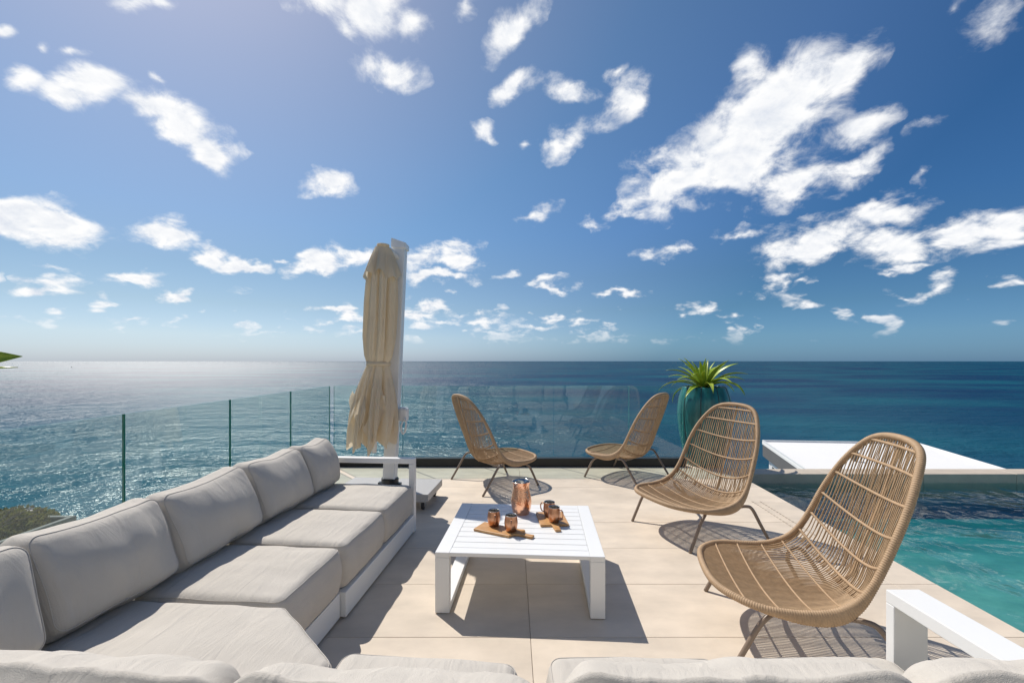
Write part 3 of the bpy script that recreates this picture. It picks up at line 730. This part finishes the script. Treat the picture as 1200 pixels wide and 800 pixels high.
# ------------------------------------------------------------------ coffee table
tb = empty('coffee_table', (.068, 2.922, 0), R(-3.7)); tag(tb, 'low white metal slatted coffee table in the middle of the deck', 'table')
W, D, HT = .955, .875, .348
for sx in (-1, 1):
    b = MB(); xa, xb = sorted((sx * W / 2, sx * (W / 2 - .082)))
    b.box((xa, -D / 2, 0.004), (xb, -D / 2 + .045, HT - .0305)); b.box((xa, D / 2 - .045, 0.004), (xb, D / 2, HT - .0305)); b.box((xa, -D / 2 + .0455, .004), (xb, D / 2 - .0455, .045))
    b.build('leg_frame', M['white'], tb, bevel=.003)
b = MB()
for sx in (-1, 1):
    xa, xb = sorted((sx * W / 2, sx * (W / 2 - .082))); b.box((xa, -D / 2, HT - .030), (xb, D / 2, HT))
xi = W / 2 - .0825
b.box((-xi, -D / 2 + .002, HT - .022), (xi, -D / 2 + .075, HT - .0006)); b.box((-xi, D / 2 - .075, HT - .022), (xi, D / 2 - .002, HT - .0006))
b.box((-.04, -D / 2 + .08, HT - .045), (.04, D / 2 - .08, HT - .0245))
b.build('top_frame', M['white'], tb, bevel=.002, seg=1)
ns = 9; span = D - .15; sw = span / ns
for k in range(ns):
    y = -D / 2 + .075 + k * sw
    t = MB().box((-xi + .001, .0024, HT - .024), (xi - .001, sw - .0024, HT - .0006)).build('slat', M['white'], tb, bevel=.0015, seg=1); t.location = (0, y, 0)

TZ = HT + .0006
def board(name, label, loc, rz, outline):
    o = MB().prism(outline, 0, .015).build(name, M['wood'], None, bevel=.004, seg=2); o.location = (*loc, TZ); o.rotation_euler = (0, 0, rz)
    return tag(o, label, 'serving board', 'wooden serving boards')
def rr(poly, r): return [tuple(p) for p in rounded(poly, r, 5, 9)]
o1 = [(-.145, -.068), (.11, -.068), (.125, -.03), (.15, -.018), (.245, -.022), (.245, .018), (.16, .014), (.14, .03), (.165, .055), (.15, .072), (.12, .062), (-.145, .072)]
board('serving_board', 'wooden paddle board under the two left mugs, handle pointing right', (-.087, 2.825), R(-27), rr(o1, .006))
o2 = [(-.095, -.125), (-.02, -.125), (-.012, -.215), (.026, -.215), (.022, -.125), (.095, -.125), (.095, .125), (-.095, .125)]
board('serving_board', 'wooden paddle board under the two right mugs, handle pointing to the near sofa', (.272, 3.025), R(4), rr(o2, .008))

def mug(x, y, label, ang):
    m_ = empty('copper_mug', (x, y, TZ + .0155), ang); tag(m_, label, 'mug', 'copper mugs')
    pr = [(0, 0), (.030, 0), (.034, .006), (.041, .035), (.0425, .05), (.041, .066), (.037, .088), (.0375, .096)]
    MB().lathe([(max(r, .0005), z) for r, z in pr], 36).build('body', M['mug'], m_, smooth=True)
    MB().lathe([(.0375, .096), (.0375, .0985), (.0355, .0985), (.035, .09), (.039, .066), (.039, .03), (.0005, .012)], 36).build('lining', M['inner'], m_, smooth=True)
    h = [(.0385, 0, .082), (.055, 0, .084), (.066, 0, .070), (.066, 0, .045), (.056, 0, .028), (.0405, 0, .025)]
    path = [crom(h, i / 20) for i in range(21)]
    MB().tube(path, .0042, 8).build('handle', M['mug'], m_, smooth=True)
    return m_
mug(-.118, 2.885, 'copper mug at the back of the left serving board', R(-80))
mug(-.006, 2.795, 'copper mug at the front of the left serving board', R(-88))
mug(.258, 3.06, 'copper mug at the back of the right serving board', R(150))
mug(.280, 2.955, 'copper mug at the front of the right serving board', R(-35))
jg = empty('copper_jug', (.066, 3.165, TZ)); tag(jg, 'tall hammered copper jug standing behind the mugs on the table', 'jug')
pr = [(.0005, 0), (.052, 0), (.058, .006), (.068, .04), (.0725, .075), (.070, .11), (.062, .15), (.0565, .18), (.057, .20), (.064, .226)]
P2 = [crom(pr, i / 40) for i in range(41)]
MB().lathe([(max(r, .0005), z) for r, z in P2], 48, fr=lambda a, z: 1 + .22 * max(0, (z - .17) / .056) * max(0, math.cos(a - 1.2)) ** 8).build('body', M['copper'], jg, smooth=True)
MB().lathe([(.064, .226), (.062, .228), (.060, .224), (.053, .195), (.058, .15), (.067, .10), (.060, .03), (.0005, .02)], 48, fr=lambda a, z: 1 + .22 * max(0, (z - .17) / .056) * max(0, math.cos(a - 1.2)) ** 8).build('lining', M['inner'], jg, smooth=True)

# ------------------------------------------------------------------ woven lounge chairs
CT = [(.405, .312), (.30, .288), (.18, .262), (.04, .245), (-.11, .243), (-.22, .265), (-.288, .335), (-.328, .45), (-.38, .60), (-.428, .75), (-.470, .89), (-.503, 1.0), (-.515, 1.045)]
RM = [(.405, .312), (.30, .306), (.18, .300), (.05, .303), (-.06, .325), (-.15, .375), (-.215, .455), (-.265, .555), (-.315, .67), (-.37, .79), (-.425, .90), (-.484, 1.0), (-.515, 1.045)]
HW = [(0, .37), (.15, .392), (.35, .398), (.5, .385), (.62, .372), (.75, .355), (.85, .34), (.93, .325), (1, .31)]
def half_w(t):
    w = lerp_tab(HW, t)
    a, p = .20, 2.3
    if t < a: w *= max(0, 1 - (1 - t / a) ** p) ** (1 / p)
    a, p = .36, 2.05
    if t > 1 - a: w *= max(0, 1 - (1 - (1 - t) / a) ** p) ** (1 / p)
    return w
def shell(t, y):
    c, r_ = crom(CT, t), crom(RM, t); w = max(half_w(t), 1e-4)
    k = 1 - min(1, (y / w) ** 2)
    return Vector((r_[0] + (c[0] - r_[0]) * k, y, r_[1] + (c[1] - r_[1]) * k))
def make_chair():
    ch = empty('lounge_chair')
    # rim path: down the right side, up the left
    N_ = 360; side = []
    for i in range(N_ + 1):
        u = i / N_; t = .5 - .5 * math.cos(math.pi * u)
        r_ = crom(RM, t); side.append(Vector((r_[0], half_w(t), r_[1])))
    path = side + [Vector((p.x, -p.y, p.z)) for p in reversed(side[1:-1])]
    # resample evenly
    Ls = [0]
    for a, b_ in zip(path, path[1:] + path[:1]): Ls.append(Ls[-1] + (b_ - a).length)
    tot = Ls[-1]; pitch = .0105; per = 4; n = int(tot / pitch) * per; pts = []; j = 0; pp = path + path[:1]
    for i in range(n):
        d = tot * i / n
        while Ls[j + 1] < d: j += 1
        pts.append(pp[j].lerp(pp[j + 1], (d - Ls[j]) / max(1e-9, Ls[j + 1] - Ls[j])))
    # the wrapped rim: a round tube that deepens into a band under the seat sides
    vs = []; sides = 12
    for i in range(n):
        p = pts[i]; T = (pts[(i + 1) % n] - pts[i - 1]).normalized()
        # nearest profile parameter gives the surface normal
        lo = max(0, min(1, (p.z - .30) / .5))
        up = Vector((.86 * lo, -.25 * p.y / .4 * (1 - lo), 1 - .9 * lo)); up = (up - T * up.dot(T)).normalized(); sd2 = T.cross(up)
        s_ = max(0, 1 - abs((p.x + .04) / .30)) ; s_ = s_ * s_ * (3 - 2 * s_) * max(0, min(1, (.47 - p.z) / .13))
        a_ = .0162 + .0013 * (1, .35, -1, .35)[i % 4]; b1 = a_ + .002; b2 = a_ + .034 * s_
        for k in range(sides):
            th = 2 * math.pi * k / sides; c_, d_ = math.cos(th), math.sin(th)
            vs.append(p + sd2 * (a_ * c_) + up * ((b1 if d_ > 0 else b2) * d_))
    fs = [(i * sides + k, i * sides + (k + 1) % sides, ((i + 1) % n) * sides + (k + 1) % sides, ((i + 1) % n) * sides + k) for i in range(n) for k in range(sides)]
    MB().add(vs, fs).build('rim', M['rim'], ch, smooth=True)
    # woven strands: close set over the seat, two open layers over the back
    b = MB()
    def strand(y, ta, tb, off, rad, flat, idx, sway):
        ok = [ta + (tb - ta) * i / 160 for i in range(161)]
        ok = [t for t in ok if half_w(t) > abs(y) + .004]
        if len(ok) < 6: return
        t0, t1 = ok[0], ok[-1]; m_ = max(8, int(56 * (t1 - t0)))
        P = [shell(t0 + (t1 - t0) * i / m_, y) for i in range(m_ + 1)]; Q = []
        for i, p in enumerate(P):
            t = t0 + (t1 - t0) * i / m_
            a = P[min(m_, i + 1)] - P[max(0, i - 1)]; nn = Vector((-a.z, 0, a.x)).normalized()
            if nn.x < 0 and t > .45: nn = -nn
            if nn.z < 0 and t <= .45: nn = -nn
            Q.append(p + nn * off + Vector((0, sway * math.sin(t * 34 + idx * 1.0), 0)))
        b.tube(Q, rad, 5, flat=flat)
    y = -.39; idx = 0
    while y < .392:
        strand(y, 0.0, .47, .0015, .0047, .65, idx, .0012); y += .0134; idx += 1
    y = -.385; idx = 0
    while y < .39:
        strand(y, .44, 1.0, .0045, .0035, .7, idx, .0022); strand(y + .0095, .44, 1.0, -.0065, .0034, .7, idx * 2.3, .0045); y += .0195; idx += 1
    o = b.build('woven_strands', M['rattan'], ch, smooth=True); o['kind'] = 'stuff'
    for t in (.10, .19, .28, .37, .475, .57, .66, .75, .84, .92):
        w = half_w(t); P = []
        e = 1e-3; tg = (shell(t + e, 0) - shell(t - e, 0)).normalized(); nn = Vector((-tg.z, 0, tg.x))
        if nn.z < 0 and t < .4: nn = -nn
        if t >= .4 and nn.x < 0: nn = -nn
        for i in range(25):
            y = w * (-1 + 2 * i / 24); P.append(shell(t, y * .998) + nn * .0045)
        MB().tube(P, .0075 if t > .42 else .0050, 6).build('rib', M['rim'], ch, smooth=True)
    P = []
    for i in range(30):
        t = .44 + .55 * i / 29; tg = (shell(t + 1e-3, 0) - shell(t - 1e-3, 0)).normalized(); P.append(shell(t, 0) - Vector((abs(tg.z), 0, 0)) * .012)
    MB().tube(P, .009, 6).build('spine', M['rim'], ch, smooth=True)
    for sy in (-1, 1):
        f = [(.13, sy * .26, .262), (.15, sy * .315, .258), (.185, sy * .342, .248), (.225, sy * .35, .205), (.28, sy * .352, .10), (.33, sy * .354, 0)]
        pa = [crom(f, i / 24) for i in range(25)]; pa[-1] = (pa[-1][0], pa[-1][1], 0)
        MB().tube(pa, .0125, 10).build('leg', M['taupe'], ch, smooth=True)
        f = [(-.10, sy * .27, .27), (-.13, sy * .345, .285), (-.185, sy * .392, .30), (-.235, sy * .405, .275), (-.325, sy * .405, .14), (-.42, sy * .405, 0)]
        pa = [crom(f, i / 24) for i in range(25)]; pa[-1] = (pa[-1][0], pa[-1][1], 0)
        MB().tube(pa, .0125, 10).build('leg', M['taupe'], ch, smooth=True)
    MB().tube([(.13, -.26, .262), (.14, -.1, .235), (.14, .1, .235), (.13, .26, .262)], .011, 8).build('under_bar', M['taupe'], ch, smooth=True)
    MB().tube([(-.10, -.27, .27), (-.10, -.1, .225), (-.10, .1, .225), (-.10, .27, .27)], .011, 8).build('under_bar', M['taupe'], ch, smooth=True)
    return ch
ch0 = make_chair()
spots = [((1.445, 2.344), (-.97, .23), 'woven tan lounge chair nearest the camera, beside the white sofa arm'),
         ((1.51, 3.755), (-.935, -.355), 'woven tan lounge chair in front of the teal planter, right of the table'),
         ((1.38, 5.53), (-.74, .67), 'woven tan lounge chair by the back glass, seen from behind left of the planter'),
         ((-.165, 5.25), (.85, .525), 'woven tan lounge chair by the back glass facing right, nearest the parasol')]
for i, (p, f, lab) in enumerate(spots):
    c = ch0 if i == 0 else copy_tree(ch0)
    c.location = (*p, 0.001); c.rotation_euler = (0, 0, math.atan2(f[1], f[0])); tag(c, lab, 'lounge chair', 'woven lounge chairs on the deck')

# ------------------------------------------------------------------ parasol and its base
ub = empty('parasol_base', (-1.24, 4.52, 0), R(-5)); tag(ub, 'grey granite slab on casters under the closed parasol', 'parasol base')
for (x0, x1) in ((-.50, -.004), (.004, .47)):
    MB().box((x0, -.27, .098), (x1, .28, .166)).build('slab', M['terrazzo'], ub, bevel=.004)
MB().box((-.48, -.25, .082), (.45, .26, .0975)).build('tray', M['steel'], ub)
for sx in (-.42, .40):
    for sy in (-.20, .22):
        c = MB(); c.box((-.024, -.014, .03), (-.018, .03, .0775)); c.box((.018, -.014, .03), (.024, .03, .0775)); c.box((-.03, -.03, .0778), (.03, .03, .0818))
        cs = c.build('caster', M['steel'], ub); cs.location = (sx, sy, 0)
        w_ = MB().lathe([(.001, -.014), (.032, -.014), (.038, -.009), (.038, .009), (.032, .014), (.001, .014)], 20, M=Matrix.Rotation(R(90), 4, 'Y')).build('wheel', M['rubber'], cs, smooth=False); w_.location = (0, 0, .039)

um = empty('closed_parasol', (-1.245, 4.52, .167)); um.rotation_euler = (0, R(2.5), 0)
tag(um, 'closed cream parasol tied at its middle, hanging from a tall white pole', 'parasol')
MB().box((-.062, -.062, .0), (.062, .062, 2.42)).build('pole', M['white'], um, bevel=.012, seg=3)
cp = MB(); cp.add([(-.075, -.075, 2.40), (.075, -.075, 2.40), (.075, .075, 2.40), (-.075, .075, 2.40), (-.075, -.075, 2.50), (.075, -.075, 2.455), (.075, .075, 2.455), (-.075, .075, 2.50)], [(0, 3, 2, 1), (4, 5, 6, 7), (0, 1, 5, 4), (1, 2, 6, 5), (2, 3, 7, 6), (3, 0, 4, 7)]); cp.build('pole_cap', M['white'], um, bevel=.006)
cl = MB(); cl.lathe([(.001, 0), (.092, 0), (.092, .03), (.086, .034), (.086, .075), (.078, .08), (.001, .08)], 28); cl.box((.085, -.03, .004), (.115, .03, .03)); cl.box((-.115, -.03, .004), (-.085, .03, .03)); cl.build('collar', M['plastic'], um, bevel=.003)
hb = MB(); hb.box((.0625, -.05, .66), (.16, .03, .80)); hb.build('crank_housing', M['white'], um, bevel=.025, seg=3)
MB().tube([crom([(.13, -.06, .70), (.155, -.07, .66), (.15, -.075, .57), (.125, -.075, .545), (.105, -.07, .60), (.12, -.065, .67)], i / 20) for i in range(21)], .009, 8).build('crank_handle', M['white'], um, smooth=True)
AX = (-.125, -.16)      # middle of the folded canopy
MB().tube([(AX[0], AX[1], .36), (AX[0], AX[1], 2.36)], .024, 10).build('mast', M['white'], um, smooth=True)
ar = MB(); ar.tube([(0, -.05, 2.30), (-.06, -.10, 2.36), (AX[0], AX[1], 2.385)], .024, 8); ar.build('arm', M['white'], um, smooth=True)
FOLD = [(.00, .10), (.62, .16), (1.25, .12), (1.9, .17), (2.55, .10), (3.2, .15), (3.9, .13), (4.6, .17), (5.3, .12), (5.9, .10)]
def pleat(th, z, seed):
    # eight gathered panels: each a bulge with two or three sharp creases
    tw = th + .08 * math.sin(z * 2.1 + seed) + .05 * math.sin(z * 5 + 2 * th)
    a = abs(math.sin(4 * tw + seed)) ** .75
    b_ = abs(math.sin(9.5 * tw + 1.3 + .5 * math.sin(3 * th))) ** .8
    c_ = noise.noise(Vector((math.cos(tw) * 7, math.sin(tw) * 7, z * 1.1)))
    return .62 * a + .30 * b_ + .30 * c_
def canopy_body():
    NT, NZ = 260, 90; b = MB(); vs = []
    prof = [(0, .10), (.06, .135), (.25, .150), (.42, .148), (.52, .128), (.555, .106), (.575, .104), (.60, .120), (.70, .166), (.82, .200), (.92, .205), (1, .20)]
    amp = [(0, .20), (.2, .42), (.45, .40), (.555, .20), (.6, .28), (.75, .50), (1, .60)]
    ztop = 2.30
    for j in range(NZ + 1):
        s = j / NZ
        for i in range(NT):
            th = 2 * math.pi * i / NT
            tri = abs(((th * 8 / (2 * math.pi) + .3) % 1) * 2 - 1)
            hem = .40 + .13 * tri + .10 * noise.noise(Vector((math.cos(th) * 1.6, math.sin(th) * 1.6, 4.2)))
            zc = ztop - (ztop - .40) * .575
            z = ztop - (ztop - .40) * s if s < .575 else zc - (zc - hem) * (s - .575) / .425
            r_ = lerp_tab(prof, s); a = lerp_tab(amp, s)
            r_ *= 1 - a + a * 1.35 * pleat(th, z, 0)
            r_ = max(r_, .03)
            sw = .03 * max(0, s - .6) / .4
            vs.append((AX[0] + r_ * math.cos(th) - sw, AX[1] + r_ * math.sin(th), z))
    fs = [(j * NT + i, j * NT + (i + 1) % NT, (j + 1) * NT + (i + 1) % NT, (j + 1) * NT + i) for j in range(NZ) for i in range(NT)]
    return b.add(vs, fs)
cb = canopy_body().build('canopy', M['cream'], um, smooth=True)
def loose_flaps():
    """hem panels folded out over the lower canopy"""
    b = MB()
    for k in range(8):
        th0 = 2 * math.pi * k / 8 + .35; nx, nz = 10, 14; vs = []
        wdt = .40 + .10 * math.sin(k * 2.2); zb = .40 + .26 * ((k * 37 % 10) / 10); zt = 1.10; sk_ = .35 * math.sin(k * 1.9)
        for j in range(nz + 1):
            s = j / nz
            for i in range(nx + 1):
                u = i / nx * 2 - 1
                th = th0 + u * wdt * (.45 + .55 * s) + .10 * math.sin(s * 3 + k)
                r_ = .130 + .080 * s ** .8 + .016 * math.cos(u * 6 + k) * s + .010 * math.sin(s * 7 + k * 2)
                z = zt - (zt - zb) * s + .26 * s * s * abs(u - sk_)
                vs.append((AX[0] + r_ * math.cos(th) - .03 * s, AX[1] + r_ * math.sin(th), z))
        b.add(vs, [(j * (nx + 1) + i, j * (nx + 1) + i + 1, (j + 1) * (nx + 1) + i + 1, (j + 1) * (nx + 1) + i) for j in range(nz) for i in range(nx)])
    return b
loose_flaps().build('hem_flaps', M['cream'], um, smooth=True)
def vent():
    NT, NZ = 160, 24; vs = []
    for j in range(NZ + 1):
        s = j / NZ
        for i in range(NT):
            th = 2 * math.pi * i / NT
            pk = abs(math.sin(4 * th + .8))
            r_ = .075 + .095 * s ** .9
            r_ *= 1 - .30 * s + .36 * s * pk ** .8 + .05 * s * math.sin(11 * th)
            z = 2.395 - .022 * (1 - s) ** 2 - (.29 + .06 * (1 - pk) - .03 * math.sin(3 * th)) * s
            vs.append((AX[0] + r_ * math.cos(th), AX[1] + r_ * math.sin(th), z))
    b = MB().add(vs, [(j * NT + i, j * NT + (i + 1) % NT, (j + 1) * NT + (i + 1) % NT, (j + 1) * NT + i) for j in range(NZ) for i in range(NT)] + [tuple(range(NT))])
    return b
vent().build('canopy_cap', M['cream'], um, smooth=True)
MB().lathe([(.028, 2.375), (.062, 2.392), (.058, 2.405), (.02, 2.412)], 20, M=Matrix.Translation((AX[0], AX[1], 0))).build('finial', M['cream'], um, smooth=True)
MB().lathe([(.106, 1.215), (.114, 1.218), (.116, 1.235), (.114, 1.252), (.106, 1.255)], 40, fr=lambda a, z: 1 + .035 * math.sin(5 * a), M=Matrix.Translation((AX[0], AX[1], 0))).build('tie_strap', M['cream'], um, smooth=True)

# ------------------------------------------------------------------ planters and plants
def make_pot():
    p = empty('planter_pot')
    pr = [(.20, 0), (.235, .02), (.275, .18), (.325, .42), (.352, .66), (.352, .80), (.335, .93), (.300, 1.04), (.285, 1.08), (.272, 1.087), (.255, 1.08), (.25, 1.0), (.001, 1.0)]
    P = [crom(pr, i / 60) for i in range(55)]
    P = [(max(.002, r_), z) for r_, z in P]
    fr = lambda a, z: 1 - .055 * (1 - abs(math.sin(4.5 * a)) ** .7) if False else 1 - .028 * abs(math.cos(4.5 * a)) ** 6 + .012 * abs(math.sin(4.5 * a))
    MB().lathe(P, 144, fr=fr, cap=(True, False)).build('body', M['ceramic'], p, smooth=True)
    for k in range(9):
        a = 2 * math.pi * k / 9
        path = [(fr(a, z) * r_ * math.cos(a) * .999, fr(a, z) * r_ * math.sin(a) * .999, z) for r_, z in P[1:48]]
        MB().tube(path, .007, 6).build('ridge', M['ridge'], p, smooth=True)
    MB().lathe([(.262, 1.055), (.001, 1.062)], 24, cap=(False, False)).build('soil', M['soil'], p)
    return p
def leaf_mesh(L_, wd, lift, droop, seed, roll=0.0):
    rnd = random.Random(seed); n = 12; vs = []
    x, z, a = 0.0, 0.0, lift
    for i in range(n + 1):
        s = i / n
        w = wd * (0.55 + .75 * math.sin(min(1, s * 1.15) * math.pi * .8)) * (1 - s ** 5) * (.35 + .65 * (1 - s) ** .35) + .0015
        cx, sx = math.cos(a), math.sin(a)
        up = Vector((-sx, 0, cx)); c = Vector((x, 0, z))
        for u in (-1, -.5, 0, .5, 1):
            sv = Vector((0, math.cos(roll), 0)) + up * math.sin(roll); uv = up * math.cos(roll) - Vector((0, math.sin(roll), 0))
            vs.append(c + sv * (u * w) + uv * (abs(u) ** 1.5 * w * .45))
        x += L_ / n * cx; z += L_ / n * sx; a -= droop / n * (.4 + 1.2 * s)
    fs = [(i * 5 + k, i * 5 + k + 1, (i + 1) * 5 + k + 1, (i + 1) * 5 + k) for i in range(n) for k in range(4)]
    return MB().add(vs, fs)
def bromeliad(loc, label, n, L_, seed, zbase, aim=None):
    rnd = random.Random(seed)
    p = empty('bromeliad', loc); tag(p, label, 'plant', None)
    for k in range(n):
        f = k / n; lift = R(82 - 66 * f + rnd.uniform(-8, 8)); droop = R(30 + 75 * f + rnd.uniform(-10, 20))
        l_ = L_ * (.74 + .28 * f) * rnd.uniform(.85, 1.12)
        o = leaf_mesh(l_, rnd.uniform(.026, .038) * L_ / .6, lift, droop, k).build('leaf', M['leaf'], p, smooth=True)
        az = k * 2.39996 + rnd.uniform(-.2, .2)
        o.rotation_euler = (rnd.uniform(-.25, .25), 0, az); o.location = (.03 * math.cos(az), .03 * math.sin(az), 0)
        sd_ = o.modifiers.new('thick', 'SOLIDIFY'); sd_.thickness = .003
    return p
pot = make_pot(); pot.location = (2.67, 6.17, -.011); tag(pot, 'tall ribbed teal glazed planter at the end of the back glass', 'planter', 'teal planters')
bromeliad((2.67, 6.17, 1.05), 'bright green bromeliad with arching strap leaves in the teal planter by the pool', 36, .60, 3, 0)
pot2 = copy_tree(pot); pot2.location = (-3.05, 1.88, -.119); tag(pot2, 'tall ribbed teal glazed planter just outside the left glass, out of the picture', 'planter', 'teal planters')
br = bromeliad((-3.05, 1.88, .945), 'strap leaved plant whose two green leaf tips enter at the left edge', 22, .36, 9, 0)
for (az, lift, droop, l_, wd_, roll_) in ((R(27), R(56), R(60), .90, .13, R(68)), (R(26), R(54), R(62), .86, .04, R(25))):
    o = leaf_mesh(l_, wd_, lift, droop, 5, roll_).build('leaf', M['leaf'], br, smooth=True); o.rotation_euler = (0, 0, az); o.modifiers.new('thick', 'SOLIDIFY').thickness = .003

pb = empty('sofa_reflection_box', (-3.27, 2.70, -.12)); tag(pb, 'added grey box in place of the sofa reflection in the left glass, with a bush growing in it', 'planter')  # added box, shaped after the sofa back's reflection in the left glass
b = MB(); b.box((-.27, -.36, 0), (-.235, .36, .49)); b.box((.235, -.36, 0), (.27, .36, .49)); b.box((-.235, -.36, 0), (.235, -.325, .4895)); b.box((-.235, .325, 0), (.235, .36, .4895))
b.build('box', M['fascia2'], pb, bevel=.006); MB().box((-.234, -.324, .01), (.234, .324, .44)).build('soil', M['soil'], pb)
def bush():
    rnd = random.Random(5)
    p = empty('bush', (-3.27, 2.70, .31)); tag(p, 'low olive green bush with pale blossoms behind the left glass', 'bush')
    b = MB()
    for k in range(15000):
        while True:
            x, y, z = rnd.uniform(-1, 1), rnd.uniform(-1, 1), rnd.uniform(-.2, 1)
            q = x * x + y * y + z * z
            if q < 1 and (q > .35 or k % 4 == 0): break
        hgt = .15 + .05 * noise.noise(Vector((x * 3, y * 4, 1)))
        c = Vector((x * .24 - .05, y * .50, z * hgt))
        d = Vector((x + rnd.uniform(-.7, .7), y + rnd.uniform(-.7, .7), z + rnd.uniform(-.2, .9))).normalized()
        s = d.orthogonal().normalized(); s.rotate(Matrix.Rotation(rnd.uniform(0, 6.28), 3, d)); l_ = rnd.uniform(.014, .030)
        b.add([c, c + d * l_ * .5 + s * l_ * .3, c + d * l_, c + d * l_ * .5 - s * l_ * .3], [(0, 1, 2, 3)])
    b.build('foliage', M['bush'], p)['kind'] = 'stuff'
    st = MB()
    for k in range(40):
        a = rnd.uniform(0, 6.28); r_ = rnd.uniform(.3, .9); st.tube([(0, .1 * math.sin(a), .01), (.16 * r_ * math.cos(a), .22 * r_ * math.sin(a), .10), (.30 * r_ * math.cos(a), .42 * r_ * math.sin(a), .2 * math.sqrt(1 - r_ * r_ * .8))], [.005, .004, .002], 4)
    st.build('stem', M['stem'], p)
    for (x, y, z) in ((.0, .02, .165), (-.01, .07, .17), (.03, .28, .12), (.09, -.1, .14)):
        f = MB()
        for q in range(5):
            a = q * 1.2566; f.add([(0, 0, 0), (.014 * math.cos(a - .5), .014 * math.sin(a - .5), .01), (.026 * math.cos(a), .026 * math.sin(a), .014), (.014 * math.cos(a + .5), .014 * math.sin(a + .5), .01)], [(0, 1, 2, 3)])
        o = f.build('blossom', M['petal'], p); o.location = (x, y, z); o.rotation_euler = (.4, .5, 0)
bush()

# ------------------------------------------------------------------ boats on the horizon
def boat(px, py, lab, s):
    d = 520 * 26.43 / (py - 423); p = empty('sailing_boat', ((px - 600) / 520 * d, d, -25), R(20)); tag(p, lab, 'boat', 'far boats'); p.scale = (s, s, s)
    MB().add([(-5, -1.2, 0), (3, -1.2, 0), (6, 0, .2), (3, 1.2, 0), (-5, 1.2, 0), (-5.2, -1.5, 1.5), (3, -1.6, 1.5), (7, 0, 1.9), (3, 1.6, 1.5), (-5.2, 1.5, 1.5)], [(0, 4, 3, 2, 1), (5, 6, 7, 8, 9), (0, 1, 6, 5), (1, 2, 7, 6), (2, 3, 8, 7), (3, 4, 9, 8), (4, 0, 5, 9)]).build('hull', M['hull'], p)
    MB().box((-3, -1, 1.5), (2, 1, 2.6)).build('cabin', M['hull'], p)
    MB().tube([(1, 0, 1.5), (1, 0, 15)], .12, 6).build('mast', M['hull'], p)
    MB().add([(.8, .0, 2.5), (-4, .3, 2.5), (.8, .0, 14), (.8, .06, 2.5), (-4, .36, 2.5), (.8, .06, 14)], [(0, 1, 2), (3, 5, 4), (0, 3, 4, 1), (1, 4, 5, 2), (2, 5, 3, 0)]).build('sail', M['hull'], p)
boat(84, 430.5, 'tiny dark sailing boat near the horizon at the far left', .45)
boat(570, 428, 'tiny dark boat on the horizon right of the parasol pole', .45)
